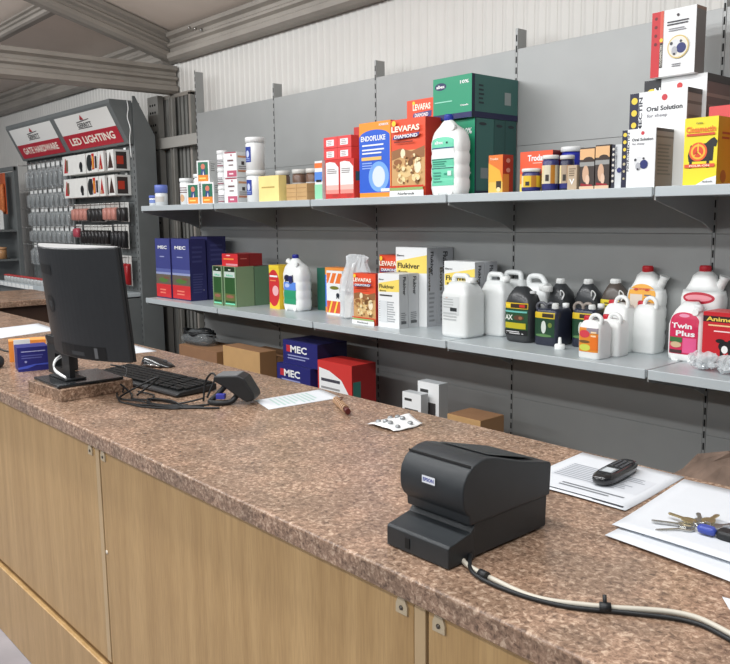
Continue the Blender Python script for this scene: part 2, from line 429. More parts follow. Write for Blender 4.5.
# tilted illuminated style header
hd = thing('sign_header', 'tilted grey header box with two red and white signs above pegboard', 'sign', (dx0, dy, 0))
yb_, zb_, yt_, zt_ = -.06, 2.13, -.21, 2.465
obj('header_box', MB().prism([(yb_, zb_), (yt_, zt_-.03), (yt_, zt_), (-.022, zt_), (-.022, zb_)], 'x', -.01, L+.015, PEG), hd, .002)
fv = Vector((0, yt_-yb_, (zt_-.03)-zb_)); nn = Vector((0, -fv.z, fv.y)).normalized(); nn = -nn if nn.y > 0 else nn
def header(u0, u1, words):
    def F(u, v, o):
        p = Vector((u0+(u1-u0)*u, yb_, zb_))+fv*(.06+.88*v)+nn*(o+.002); return tuple(p)
    red = (176, 36, 52); wt = (226, 226, 222)
    printed('sign_face', hd, F, [('r', wt, 0, 0, 1, 1), ('r', red, 0, 0, 1, .46), ('t', (235, 228, 214), words, .5, .24, .82, .22),
        ('r', (60, 60, 60), .36, .56, .62, .585), ('t', (50, 50, 52), 'GERRITT', .5, .66, .26, .13), ('p', (60, 60, 60), [(.38, .74), (.62, .79), (.62, .81), (.38, .77)]),
        ('p', (176, 36, 52), [(.46, .82), (.50, .95), (.53, .80)]), ('p', (60, 60, 60), [(.475, .80), (.49, .87), (.50, .80)])])
header(.06, L/2-.05, 'GATE HARDWARE'); header(L/2+.05, L-.05, 'LED LIGHTING')
cabl = MB().tube(smooth_path([(dx1+.02, -.262, 2.46), (dx1+.05, -.27, 2.40), (dx1+.03, -.27, 2.33), (dx1+.07, -.27, 2.24), (dx1+.03, -.26, 2.16), (dx1+.03, -.255, 2.02)]), .004, WHITEP, 6)
tag(obj('power_cable', cabl), 'thin white power cable hanging from the right end of the header', 'cable')

# hanging packs
def hook(mb, yb=0, yf=-.16, z=0):
    mb.tube([(0, yb, z), (0, yf, z), (0, yf-.008, z+.012)], .0025, CHROME, 5)
def pack(name, label, w_, h_, body, head, group, blist=True, blob=None):
    r = thing(name, label, 'hanging pack', (0, 0, 0), 0, group)
    b = MB().box(-w_/2, -.06, -h_, w_/2, -.058, 0, mat(head, .5, 0, .05)); obj('backing_card', b, r)
    m = body
    rows = [(-h_*.96, w_*.7, .03, 0, -.078, 3), (-h_*.9, w_*.84, .045, 0, -.085, 3.5), (-h_*.35, w_*.84, .045, 0, -.085, 3.5), (-h_*.26, w_*.6, .02, 0, -.072, 3)]
    obj('blister', MB().loft(rows, m, 12), r)
    if blob: obj('contents', MB().loft([(-h_*.9, w_*.3, .012, 0, -.08, 2), (-h_*.75, w_*.5, .02, 0, -.082, 2.5), (-h_*.5, w_*.3, .02, 0, -.082, 2), (-h_*.38, w_*.42, .015, 0, -.08, 2)], blob, 10), r)
    if blob: obj('header_tag', MB().box(-w_*.38, -.062, -.045, w_*.38, -.0605, -.004, WHITEP), r)
    hk = MB(); hook(hk, -.001, -.17, -.015); obj('peg_hook', hk, r)
    return r
def row_of(proto, n, x0, x1, z, y=None, jitter=.01, every=True):
    y = dy-.004 if y is None else y
    for i in range(n):
        X = x0+(x1-x0)*(i+.5)/n+random.uniform(-jitter, jitter)
        if i == 0: proto.location = (X, y, z)
        else: dup(proto, (X, y, z))
PM = [mat((150, 30, 36), .35), mat((24, 24, 26), .35), mat((170, 120, 110), .5)]
LX0, LX1 = -2.92, -1.92
specs = [(2.085, .26, 'long clear hardware bag hanging in the topmost row under GATE HARDWARE', 9), (1.84, .20, 'clear hardware bag hanging in the second row under GATE HARDWARE', 9),
         (1.66, .20, 'clear hardware bag hanging in the third row under GATE HARDWARE', 9), (1.475, .17, 'clear hardware bag hanging in the fourth row under GATE HARDWARE', 9), (1.31, .24, 'long clear hardware bag hanging in the lowest row under GATE HARDWARE', 9)]
BAGM = mat((190, 196, 198), .12, 0, 0, bump=.8, bscale=60, alpha=.34); SILV = mat((120, 120, 118), .25, .85, .3, 60)
for i, (z, h_, lb, n) in enumerate(specs):
    p = pack('hardware_pack', lb, .095, h_*.95, BAGM, (150, 152, 152), 'clear hardware packs row %s' % ['one', 'two', 'three', 'four', 'five'][i], blob=SILV)
    row_of(p, n, LX0, LX1+.1, z)
    q = MB()
RX0, RX1 = -1.80, -.72
# two rows of white work light cartons with lamps shown on the front
def light_carton(label, X, z, w_, h_, ops, side=(60, 52, 50)):
    r = thing('work_light_carton', label, 'carton', (X, dy-.006, z), 0, 'work light cartons')
    obj('carton_body', MB().box(-w_/2, -.14, 0, w_/2, 0, h_, mat((222, 222, 218), .5, 0, .03)), r, .001)
    obj('hanger_tab', MB().box(-.02, -.012, h_, .02, -.008, h_+.02, WHITEP), r)
    printed('front_print', r, lambda u, v, o: (-w_/2+u*w_, -.14-o, v*h_), ops, asp=w_/h_)
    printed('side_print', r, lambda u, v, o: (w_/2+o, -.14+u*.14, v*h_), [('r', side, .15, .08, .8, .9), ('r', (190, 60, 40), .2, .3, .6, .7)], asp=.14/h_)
tri = lambda c, a, b: ('p', c, [(a, .12), (b, .12), ((a+b)/2+.02, .88), ((a+b)/2-.01, .88)])
for z, wd in ((1.925, 'upper'), (1.725, 'lower')):
    light_carton('wide white work light carton in the %s of two carton rows, red triangle on it' % wd, -1.56, z, .50, .165, [tri((176, 30, 40), .05, .22), ('r', (110, 90, 70), .14, .2, .24, .8), ('c', (25, 25, 28), .80, .4, .07), ('r', (25, 25, 28), .77, .1, .86, .3)])
    light_carton('white carton with round black lamp and red flash in the %s carton row' % wd, -1.18, z, .22, .165, [('c', (32, 36, 38), .25, .5, .24, .42), ('r', (30, 30, 30), .3, .1, .45, .9), ('r', (190, 40, 30), .5, .15, .72, .95), ('r', (226, 178, 52), .56, .2, .64, .8), ('r', (40, 30, 30), .78, .2, .95, .8)])
    light_carton('white carton with red triangle beside the round lamp carton in the %s row' % wd, -1.0, z, .11, .165, [tri((168, 38, 36), .1, .8), ('r', (200, 170, 130), .3, .1, .45, .3)])
    light_carton('white carton with dark brown triangle at the right end of the %s carton row' % wd, -.82, z, .12, .165, [tri((62, 40, 34), .08, .9)])
p = pack('lamp_pack', 'pink and brown carded pack hanging in the row under the white cartons', .075, .15, mat((186, 128, 116), .4), (190, 186, 180), 'pink and brown carded packs'); 
row_of(p, 4, -1.80, -1.46, 1.67, jitter=.003); 
for i in range(3): dup(p, (-1.09+.085*i, dy-.004, 1.67))
p = pack('bulb_pack', 'black carded pack with clear top hanging among the pink packs', .07, .16, mat((40, 38, 38), .35), (200, 200, 196), 'black carded packs in the pink row')
row_of(p, 4, -1.45, -1.14, 1.67, jitter=.002); dup(p, (-.82, dy-.004, 1.67)); dup(p, (-.74, dy-.004, 1.67))
p = pack('torch_pack', 'black torch pack with white header hanging in the row above the monitor', .065, .17, mat((32, 30, 30), .3), (214, 214, 208), 'black torch packs above the monitor'); row_of(p, 8, -1.62, -1.04, 1.485, jitter=.002)
p = pack('torch_pack', 'red and white round pack at the left of the black torch row', .13, .12, mat((170, 70, 84), .35), (200, 200, 196), None); p.location = (-1.73, dy-.004, 1.49)
p = pack('cable_tie_pack', 'black pack with a white tag at the right end of the pegboard', .055, .20, mat((26, 26, 28), .4), (205, 205, 200), 'black tagged packs at the right end'); row_of(p, 4, -1.0, -.72, 1.49, jitter=.002)
p = pack('red_tool_pack', 'red tool pack with clear top hanging right of the monitor', .05, .25, mat((150, 26, 30), .35), (190, 190, 186), 'red tool packs right of the monitor'); row_of(p, 5, -1.0, -.70, 1.235, jitter=.001)
p = thing('red_reel', 'round red packs lying on the ledge beneath the red tool packs', 'reel', (-.79, dy-.26, .931))
obj('reel_body', MB().lathe([(.10, 0), (.11, .01), (.11, .035), (.10, .045)], mat((150, 26, 30), .4), n=20), p); obj('reel_hub', MB().lathe([(.03, .045), (.03, .055), (.0, .055)], WHITEP), p)
# lower shelf goods: small cartons in the price shelf, left of the monitor
lab = 'small clear tub with red lid on the display ledge left of the monitor'
p = jar('parts_tub', lab, 'tub', -2.95, dy-.33, .931, .032, .07, (200, 204, 204), (176, 60, 60), None, group='small tubs on the display ledge', seethru=True)
for i in range(1, 14): dup(p, (-2.95+.09*i, dy-.33, .931))
for i in range(9):
    c_ = MB().box(-.045, 0, 0, .045, .003, .035, WHITEP)
    o = obj('price_ticket', c_, None); o.location = (-2.98+.115*i, dy-.416, .90); tag(o, 'white price ticket on the front strip of the display ledge', 'price ticket', 'white price tickets on the ledge')
# far left second display
d2 = thing('wire_display', 'dark display frame with pots at the far left edge of the view', 'display unit', (-3.95, -.32, 0))
obj('frame_post', MB().box(.80, -.02, 0, .84, .02, 2.08, PEG), d2); obj('frame_post', MB().box(.66, -.3, 0, .69, -.27, 2.10, mat((70, 72, 72), .5, .2)), d2)
obj('top_rail', MB().box(-.2, -.03, 2.04, .84, .0, 2.08, PEG), d2); obj('back_board', MB().box(-.2, .0, 0, .80, .02, 2.03, PEG), d2)
s2 = obj('rack_shelf', MB().box(-.2, -.30, 1.42, .80, 0, 1.44, PEG), d2); obj('rack_shelf', MB().box(-.2, -.34, 1.12, .80, 0, 1.14, PEG), d2)
p = pack('orange_bag', 'orange net bag hanging at the far left edge', .16, .42, mat((196, 110, 60), .6, 0, .25, 60), (190, 90, 50), None); p.location = (-3.32, -.33, 2.02)
o = obj('white_carton', MB().box(-.06, -.1, 0, .06, 0, .2, WHITEP), None, .002); o.location = (-3.34, -.42, 1.442); tag(o, 'white carton standing under the orange bag at the far left edge', 'carton')
for i, (X, wd) in enumerate(((-3.38, 'left'), (-3.24, 'right'))):
    jar('brown_pot', 'small brown pot on the rack at the far left, %s one of two' % wd, 'pot', X, -.48, 1.142, .055, .12, (176, 132, 90), (196, 150, 110), None, group='brown pots on the rack')

# ================================================================== COUNTER
ZC, ZL, YC, YB = .964, .921, -2.379, -1.591
wt = MB()
prof = [(YC+.004, ZL), (YC, ZL+.004)]+[(YC+.007-.007*cos(pi/2*i/6), ZC-.007+.007*sin(pi/2*i/6)) for i in range(7)]+[(YB, ZC), (YB, ZL)]
wt.prism(prof, 'x', -1.35, 5.95, GRAN)
tag(obj('worktop', wt), 'long brown granite-pattern laminate worktop running across the shop', 'worktop')
rt = MB().box(-1.35, YB+.002, ZL, -.41, -.86, ZC, GRAN)
tag(obj('return_worktop', rt, None, .004), 'brown laminate worktop of the return counter behind the monitor at far left', 'worktop')
DKW = mat((62, 44, 34), .6, 0, .1, 10)  # dark brown, with the shade of the open inner side in the colour
rb = thing('return_counter', 'dark brown base under the return worktop at far left', 'counter', (-.9, -1.2, 0))
obj('carcass', MB().box(-.40, -.36, 0, .44, .30, ZL-.001, DKW), rb); obj('kick_board', MB().box(.441, -.36, 0, .455, .30, .1, DKW), rb)
units = [(-1.33, -.22, 'seventh'), (-.22, .99, 'sixth'), (.99, 2.20, 'fifth'), (2.20, 3.42, 'x'), (3.42, 4.655, 'y'), (4.655, 5.90, 'z')]
labs = ['beech counter base unit at the far left end, mostly beyond the frame', 'beech counter base unit just left of the picture edge', 'beech counter base unit left of the monitor riser, partly cut off',
        'beech counter base unit at left under the monitor, with kick board', 'wide beech counter base unit in the middle below the cards and cables', 'beech counter base unit at lower right under the receipt printer']
TRIMC = mat((190, 164, 126), .4, 0, .04, 10)
for (a, c, _), lb in zip(units, labs):
    u = thing('counter_unit', lb, 'cabinet', ((a+c)/2, YC+.02, 0)); hw = (c-a)/2
    obj('front_panel', MB().box(-hw+.003, 0, .285, hw-.030, .018, ZL-.001, BEECH), u, .001)
    obj('edge_strip', MB().box(hw-.028, -.001, .285, hw-.003, .018, ZL-.001, TRIMC), u, .001)
    obj('carcass', MB().box(-hw+.004, .019, .08, hw-.004, .70, ZL-.001, BEECH), u)
    obj('kick_board', MB().box(-hw, -.012, 0, hw, .018, .268, BEECH), u, .003)
    obj('shadow_groove', MB().box(-hw, .006, .268, hw, .018, .286, mat((124, 92, 54), .6, 0, .05)), u)
    for sx in (-1, 1):
        fx = MB()
        q = sx*(hw-(.055 if sx > 0 else .028))
        fx.prism([(q-.013, .885), (q+.013, .885), (q+.013, .900), (q+.007, .914), (q-.007, .914), (q-.013, .900)], 'y', -.004, 0, mat((190, 174, 146), .35, 0, 0))
        fx.lathe([(0, -.0055), (.004, -.0055), (.004, -.004), (0, -.004)], mat((90, 84, 76), .3, .5, 0), q, 0, 10, 'y', .896)
        obj('corner_fixing', fx, u)
    fx = MB().lathe([(0, -.002), (.006, -.002), (.006, 0), (0, 0)], mat((206, 196, 180), .35, 0, 0), -hw+.012, 0, 10, 'y', .62)
    obj('screw_cover', fx, u)

# ================================================================== GOODS ON THE UPPER SHELF
A, B = ZS1, ZS2
W = (236, 238, 238); RED = (206, 60, 56); NAVY = (40, 44, 96); YEL = (236, 206, 60); BLK = (36, 36, 38)
jar('small_tub', 'small clear tub with blue lid at the left end of the upper shelf', 'tub', .04, -.42, A, .036, .078, (226, 230, 232), (92, 112, 190), [('r', (120, 140, 200), .3, .4, .8, .9)], .25)
jar('small_tub', 'clear tub with tall blue lid, second from the left end of upper shelf', 'tub', .135, -.41, A, .046, .150, (222, 226, 228), (104, 122, 196), [('r', (200, 196, 190), .25, .3, .8, .8)], .38)
jar('white_tub', 'white tub with flat lid, narrower of the two behind the blue lidded tub', 'tub', .25, -.27, A, .048, .195, W, W, [('c', (214, 170, 130), .45, .3, .12, .2), ('l', (120, 90, 90), .25, .55, .8, .9, 3)], .14)
jar('white_tub', 'wide white tub with pink slanted print, tallest at the left end', 'tub', .47, -.26, A, .068, .215, W, W, [('p', (150, 60, 90), [(.30, .35), (.46, .62), (.54, .58), (.40, .30)]), ('r', (60, 50, 60), .48, .28, .62, .42), ('l', (120, 110, 110), .3, .65, .7, .9, 3)], .12)
picops = [('r', (40, 110, 84), .1, .3, .9, .93), ('c', (210, 120, 100), .5, .72, .16, .13), ('p', (50, 70, 130), [(.3, .3), (.7, .3), (.62, .6), (.4, .6)]), ('p', (236, 236, 236), [(.46, .3), (.58, .3), (.53, .55)]), ('r', (232, 140, 50), .1, .05, .9, .34), ('l', (250, 220, 120), .2, .12, .8, .26, 1)]
for nm, X, z, lb in (('l', .655, A, 'small picture carton with green and orange front, lower left of three'), ('r', .84, A, 'small picture carton with green and orange front, lower right of three'), ('t', .795, A+.141, 'small picture carton with green and orange front, stacked on the other two')):
    carton('picture_carton', lb, 'carton', X-.048, X+.048, -.465, .085, z, .140, W, picops, [('l', (170, 170, 170), .2, .5, .8, .9, 4)], rz=radians(26), group='green and orange picture cartons', flap=False)
for k, wd in enumerate(('lowest', 'middle', 'top')):
    jar('pill_tub', 'short white pill tub, %s in the stack beside pink labelled cartons' % wd, 'tub', .985, -.42, A+.1115*k, .034, .111, W, W, [('l', (90, 80, 90), .3, .25, .7, .7, 3), ('r', (150, 100, 110), .3, .05, .7, .18)], .22, group='stacked white pill tubs')
pk = [('r', (188, 90, 116), .25, .03, .98, .28), ('l', (240, 220, 226), .4, .08, .8, .22, 1), ('c', (190, 110, 130), .6, .88, .06), ('l', (110, 80, 80), .3, .6, .9, .74, 1), ('l', (110, 80, 80), .4, .44, .8, .54, 1), ('r', (170, 70, 90), .1, .96, .98, .999)]
pks = [('r', (220, 160, 120), .1, .78, .9, .86), ('r', (70, 60, 60), .4, .5, .65, .64), ('r', (210, 140, 110), .1, .22, .9, .3), ('l', (150, 140, 140), .15, .32, .9, .48, 2)]
for k, wd in enumerate(('lower', 'upper')):
    carton('pink_label_carton', 'white carton with pink label block, %s of two stacked cartons' % wd, 'carton', 1.062, 1.172, -.455, .105, A+.158*k, .156, W, pk, pks, rz=radians(14), group='white and pink stacked cartons', flap=False)
for k, wd in enumerate(('lower', 'upper')):
    jar('white_canister', 'tall white canister with blue side label, %s of two stacked' % wd, 'canister', 1.30, -.38, A+.197*k, .060, .196, W, W, [('r', (36, 60, 150), .28, .25, .52, .95), ('c', (200, 210, 235), .40, .62, .06, .16), ('l', (150, 170, 220), .3, .3, .5, .45, 2)], .16, group='stacked white canisters')
carton('yellow_carton', 'plain pale yellow carton with faint print standing before brown jars', 'carton', 1.452, 1.655, -.465, .055, A, .150, (244, 226, 150), [('l', (190, 160, 90), .15, .5, .85, .62, 1)], None, (190, 150, 100))
for k in range(2):
    for j in range(2):
        carton('kraft_carton', 'small brown kraft carton, %s %s of the four beside the yellow carton' % (('lower', 'upper')[k], ('left', 'right')[j]), 'carton', 1.68+.098*j, 1.775+.098*j, -.43, .10, A+.0485*k, .048, (196, 160, 112), [('r', (170, 130, 84), .05, .46, .95, .54)], None, group='small kraft cartons', flap=False)
for X, y, lb in ((1.43, -.27, 'brown jar with pale lid, left of three behind the yellow carton'), (1.60, -.27, 'brown jar with pale lid, middle of three behind the yellow carton'), (1.72, -.26, 'brown jar with red banded label, right of the three behind kraft cartons')):
    jar('brown_jar', lb, 'jar', X, y, A, .046, .190, (110, 84, 70), (214, 214, 210), [('r', (200, 200, 198), .15, .1, .9, .75), ('r', (150, 60, 50), .15, .6, .9, .7), ('c', (40, 60, 50), .6, .3, .04, .08)], .14, group='brown jars')
carton('slim_carton', 'slim blue and green carton left of the red and white cartons', 'carton', 1.985, 2.05, -.46, .08, A, .208, W, [('r', (236, 120, 60), 0, .82, 1, .95), ('r', (90, 140, 220), 0, .48, 1, .72), ('r', (30, 30, 30), .2, .46, .9, .52), ('r', (150, 220, 180), 0, .03, 1, .4)], flap=False)
rw = [('r', RED, 0, 0, 1, 1), ('p', W, [(.05, .14), (.95, .14), (.95, .80), (.7, .92), (.35, .95), (.05, .93)]), ('r', (240, 190, 180), .05, .22, .95, .36), ('r', (232, 150, 140), .05, .14, .95, .24), ('l', (150, 140, 140), .15, .64, .85, .78, 3), ('l', (180, 70, 60), .5, .05, .9, .12, 2)]
for j, wd in enumerate(('left', 'right')):
    carton('red_white_carton', 'tall red carton with white fading panel, %s of the pair under small red cartons' % wd, 'carton', 2.078+.118*j, 2.194+.118*j, -.46, .10, A, .207, (214, 70, 64), rw, [('r', (60, 110, 130), .1, .45, .9, .68)], group='tall red and white cartons', flap=False)
for j in range(2):
    for k in range(2):
        carton('small_red_carton', 'small red carton with white label, %s %s of the four stacked on red-white pair' % (('lower', 'upper')[k], ('left', 'right')[j]), 'carton', 2.060+.114*j, 2.172+.114*j, -.455, .10, A+.2085+.0595*k, .0585, (226, 78, 78), [('r', W, .22, .2, .78, .75), ('l', (170, 150, 150), .3, .25, .7, .7, 3)], None, group='small red cartons', flap=False)
carton('red_carton', 'dark red carton half hidden behind the small red cartons and blue box', 'carton', 2.13, 2.31, -.30, .16, A, .385, (196, 56, 52), None, None, flap=False)
ORG = (240, 150, 50)
endo = [('r', ORG, 0, 0, 1, 1), ('a', (46, 96, 206), 0, .07, .97, .90, .10), ('c', (120, 170, 236), .62, .28, .32, .20), ('c', (214, 224, 238), .62, .28, .20, .14), ('t', W, 'ENDOFLUKE', .45, .79, .78, .07), ('r', W, .1, .69, .78, .71), ('r', W, .1, .63, .80, .65), ('r', W, .1, .585, .72, .605), ('r', (236, 190, 110), .08, .50, .72, .545), ('l', (150, 180, 240), .1, .38, .5, .48, 3), ('t', W, 'NORBROOK', .80, .955, .3, .03), ('r', (245, 245, 240), .7, .08, .97, .12)]
carton('blue_orange_carton', 'tall blue carton with orange border reading ENDOFLUKE on upper shelf', 'carton', 2.356, 2.588, -.46, .12, A, .372, (226, 130, 60), endo, [('r', (180, 60, 50), 0, 0, 1, 1)])
levA = [('r', (228, 84, 52), 0, 0, 1, 1), ('r', (206, 164, 110), .01, .13, .99, .60), ('p', (150, 104, 66), [(.02, .60), (.3, .63), (.6, .58), (.98, .64), (.98, .50), (.6, .46), (.3, .52), (.02, .48)]), ('c', (240, 226, 190), .35, .56, .07, .06), ('c', (226, 196, 140), .42, .33, .22, .08), ('c', (246, 226, 170), .30, .22, .12, .05), ('c', (246, 232, 200), .78, .38, .10, .08), ('c', (150, 100, 60), .2, .45, .12, .04), ('c', (240, 216, 160), .74, .24, .12, .05), ('c', (120, 84, 50), .58, .44, .07, .05)]+[('c', random.choice([(240, 222, 176), (170, 120, 76), (214, 180, 120), (130, 92, 58)]), random.uniform(.08, .92), random.uniform(.17, .56), random.uniform(.02, .05), random.uniform(.012, .03)) for _ in range(34)]+[
        ('r', (214, 60, 40), 0, .125, 1, .145), ('r', (150, 180, 110), .02, .085, .98, .12), ('r', W, 0, .0, 1, .082), ('t', (30, 30, 30), 'Norbrook', .5, .04, .5, .035), ('c', (250, 210, 60), .14, .95, .06, .035), ('t', (250, 244, 226), 'LEVAFAS', .48, .875, .82, .075), ('p', (70, 70, 130), [(.10, .74), (.86, .765), (.90, .81), (.14, .785)]), ('t', W, 'DIAMOND', .5, .777, .68, .045), ('l', (110, 30, 20), .15, .69, .85, .72, 1)]
carton('red_cow_carton', 'tall orange-red LEVAFAS carton with brown cattle picture on upper shelf', 'carton', 2.592, 2.822, -.46, .11, A, .366, (226, 84, 54), levA, [('r', (190, 50, 40), 0, 0, 1, 1)])
carton('red_cow_carton', 'red LEVAFAS carton hidden behind the tall cattle picture carton on upper shelf', 'carton', 2.585, 2.768, -.347, .11, A, .366, (216, 74, 50), levA, None)
carton('red_cow_carton', 'orange-red LEVAFAS carton lying on top of the taller cattle carton', 'carton', 2.585, 2.765, -.345, .10, A+.368, .100, (226, 84, 54), [('r', (228, 84, 52), 0, 0, 1, 1), ('c', (250, 210, 60), .26, .84, .05, .1), ('t', (250, 244, 226), 'LEVAFAS', .56, .64, .66, .3), ('p', (70, 70, 130), [(.22, .1), (.92, .14), (.94, .42), (.26, .36)]), ('t', W, 'DIAMOND', .56, .26, .5, .18)], None)
GRN = (40, 150, 112)
alb = lambda lo: [('r', GRN, 0, 0, 1, 1), ('r', (34, 36, 92), 0, 0, 1, .13) if lo else ('r', GRN, 0, 0, 1, .1), ('c', (34, 44, 90), .20, .80, .15, .09), ('t', W, 'albex', .20, .80, .22, .08), ('t', W, '10%', .82, .84, .22, .08), ('t', W, 'Chanelle', .82, .30, .2, .04), ('l', (150, 220, 196), .05, .40, .6, .46, 1)]
albs = lambda n: [('r', (62, 108, 102), 0, 0, 1, 1), ('r', (30, 32, 70), 0, 0, 1, .14) if n else ('r', (30, 32, 60), 0, 0, 1, .06), ('r', (30, 32, 60), 0, 0, .06, 1), ('r', (150, 160, 158), .70, .36, .84, .66) if n else ('r', (130, 140, 140), .3, .22, .7, .36), ('l', (36, 50, 56), .14, .3, .26, .8, 5) if n else ('c', (40, 50, 56), .4, .93, .2, .02)]  # side green is lightened to carry the carton's reflection
carton('green_carton', 'tall green albex carton standing behind the white drench bottle', 'carton', 2.775, 3.015, -.335, .135, A, .350, (40, 120, 100), alb(0), albs(0))
carton('green_carton', 'dark green albex carton standing at the back beside the back panel', 'carton', 2.775, 3.015, -.197, .165, A, .350, (46, 90, 82), None, [('r', (46, 86, 82), 0, 0, 1, 1), ('r', (30, 32, 60), 0, 0, 1, .06), ('r', (34, 64, 62), .47, .05, .50, 1), ('c', (40, 48, 54), .22, .92, .14, .02), ('c', (40, 48, 54), .75, .92, .14, .02)])
carton('green_carton', 'green albex carton lying across the top of the other green cartons', 'carton', 2.775, 3.015, -.358, .335, A+.352, .192, (56, 112, 102), alb(1), albs(1))

# ---- plastic bottles
def surf_y(rows, z, x):
    for a, b in zip(rows[:-1], rows[1:]):
        if a[0] <= z <= b[0]:
            t = (z-a[0])/max(1e-6, b[0]-a[0]); q = [a[i]+(b[i]-a[i])*t for i in range(6)]
            k = min(.999, abs(2*(x-q[3])/q[1])); return q[4]-q[2]/2*(1-k**q[5])**(1/q[5])
    return 0
def bottle(name, label, cat, x, yf, z, w_, d, h, rows, mt, cap=None, ops=None, lab=None, handle=None, rz=0, group=None, extra=None, hr=.009):
    """rows normalised: (z, w, d, cx, cy, e); cap (x, z, r, h, colour)"""
    r = thing(name, label, cat, (x, yf+d/2, z), rz, group)
    rr = [(a*h, b*w_, c*d, cx*w_, cy*d, e) for a, b, c, cx, cy, e in rows]
    mb = MB().loft(rr, mt, 36)
    if handle: mb.tube(smooth_path([(px*w_, py*d, pz*h) for px, py, pz in handle], 6), hr, mt, 10)
    obj('bottle_body', mb, r)
    for c in ([cap] if cap and not isinstance(cap, list) else (cap or [])):
        cx, cz, cr, ch, cc = c[:5]; cy = c[5] if len(c) > 5 else 0
        cm = mat(cc, .4, 0, 0); q = MB().lathe([(cr*.9, 0), (cr, .002), (cr, ch*.8), (cr*.9, ch), (0, ch)], cm, cx*w_, cy*d, 20, 'z', cz*h)
        for i in range(20):
            a = 2*pi*i/20; q.box(cx*w_+cr*cos(a)-.0008, cy*d+cr*sin(a)-.0008, cz*h+.002, cx*w_+cr*cos(a)+.0008, cy*d+cr*sin(a)+.0008, cz*h+ch*.8, cm)
        obj('cap', q, r)
    if ops:
        lx0, lx1, lz0, lz1 = lab
        def F(u, v, o):
            X = (lx0+(lx1-lx0)*u)*w_; Z = (lz0+(lz1-lz0)*v)*h; return (X, surf_y(rr, Z, X)-o-.0006, Z)
        printed('front_label', r, F, ops, seg=8, asp=(lx1-lx0)*w_/((lz1-lz0)*h))
    if extra: extra(r, w_, d, h)
    return r
HD = mat((240, 242, 240), .32, 0, .015)
def drench_rows(rib=True):
    R = [(0, .80, .8, 0, 0, 4), (.015, .90, .92, 0, 0, 4)]
    for i in range(4):
        z = .06+.16*i; R += [(z, .965, .97, 0, 0, 3.5), (z+.035, 1, 1, 0, 0, 3.5), (z+.115, 1, 1, 0, 0, 3.5), (z+.145, .965, .97, 0, 0, 3.5)]
    R += [(.74, .93, .92, 0, 0, 3.2), (.79, .84, .84, -.01, 0, 3), (.83, .68, .7, -.03, 0, 2.8), (.865, .50, .56, -.05, 0, 2.5), (.905, .36, .45, -.06, 0, 2.3), (.93, .25, .36, -.06, 0, 2), (.94, .20, .30, -.06, 0, 2)]
    return R
def nubs(r, w_, d, h):
    for sx in (-.22, .22): obj('moulded_nub', MB().lathe([(.016, -.004), (.014, .003), (0, .003)], HD, sx*w_, -d/2*.9, 14, 'y', .045*h), r)
    q = MB().lathe([(.013, -.02), (.013, 0)], HD, .26*w_, -.26*d, 14, 'y', .83*h)
    obj('moulded_nub', q, r)
albl = [('a', (110, 208, 172), 0, 0, 1, 1, .08), ('r', W, -.001, .56, 1.001, .76), ('r', (40, 56, 120), 0, .765, 1, .785), ('t', W, 'albex', .36, .89, .4, .07), ('r', (30, 70, 70), .68, .86, .76, .90), ('r', (40, 80, 90), 0, .535, 1, .55), ('r', (40, 80, 90), 0, .355, 1, .37), ('l', (60, 140, 120), .06, .38, .8, .52, 3), ('r', (60, 160, 130), .6, .22, .74, .26), ('r', (214, 240, 230), .76, .2, .92, .30), ('l', (80, 160, 140), .1, .06, .5, .3, 4)]
bottle('drench_bottle', 'large white drench bottle with blue cap and pale green label before green cartons', 'bottle', 2.945, -.475, A, .190, .105, .362, drench_rows(), HD, (-.06, .925, .020, .030, (40, 58, 160)), albl, (-.38, .34, .12, .72), extra=nubs)

carton('orange_carton', 'small orange and yellow carton at left of the jar group', 'carton', 3.198, 3.275, -.455, .07, A, .163, (206, 88, 44), [('r', (226, 120, 48), 0, 0, 1, 1), ('r', (230, 190, 90), 0, 0, 1, .3), ('p', (236, 176, 60), [(0, .3), (1, .3), (.8, .6), (0, .8)]), ('r', (60, 50, 40), .55, .12, .9, .32), ('c', (236, 214, 170), .72, .1, .14, .06), ('t', (246, 220, 190), 'Trodax', .4, .9, .6, .06)], [('r', (176, 60, 40), 0, 0, 1, 1), ('r', (226, 150, 70), 0, 0, .6, .5), ('c', (220, 160, 140), .5, .85, .2, .06), ('c', (220, 160, 140), .5, .6, .2, .06)], flap=False)
carton('trodax_carton', 'bright red to yellow Trodax carton standing behind the gold labelled jar', 'carton', 3.325, 3.49, -.40, .09, A, .170, (190, 46, 40), [('r', (236, 92, 56), 0, .45, 1, 1), ('r', (240, 150, 60), 0, .2, 1, .46), ('r', (246, 220, 100), 0, 0, 1, .22), ('t', W, 'Trodax', .52, .84, .56, .15), ('l', (250, 220, 200), .4, .70, .7, .73, 1)], [('r', (110, 34, 34), 0, 0, 1, 1)])
bl = lambda c1: [('r', (36, 40, 110), 0, 0, 1, .20), ('r', c1, 0, .2, 1, .92), ('r', (236, 220, 170), .1, .2, .3, .92), ('r', (180, 120, 40), .55, .2, .7, .92), ('r', (50, 44, 40), .38, .3, .5, .55)]
jar('gold_jar', 'short jar with gold label, navy base and white lid in front of Trodax carton', 'jar', 3.425, -.455, A, .040, .096, (60, 60, 110), (226, 226, 222), bl((226, 190, 50)), .16)
jar('picture_jar', 'jar with cattle picture label, white lid and navy base, left of two', 'jar', 3.512, -.445, A, .034, .145, (60, 60, 110), (226, 226, 222), bl((214, 206, 180)), .12, group='picture jars')
jar('picture_jar', 'dark jar with beige picture label, right of the two white lidded jars', 'jar', 3.588, -.44, A, .029, .140, (40, 42, 70), (216, 216, 212), bl((170, 150, 128)), .12, group='picture jars')
jar('blue_jar', 'deep blue jar with white lid standing behind the picture jars', 'jar', 3.535, -.33, A, .046, .182, (34, 44, 150), (224, 226, 226), None, .12)
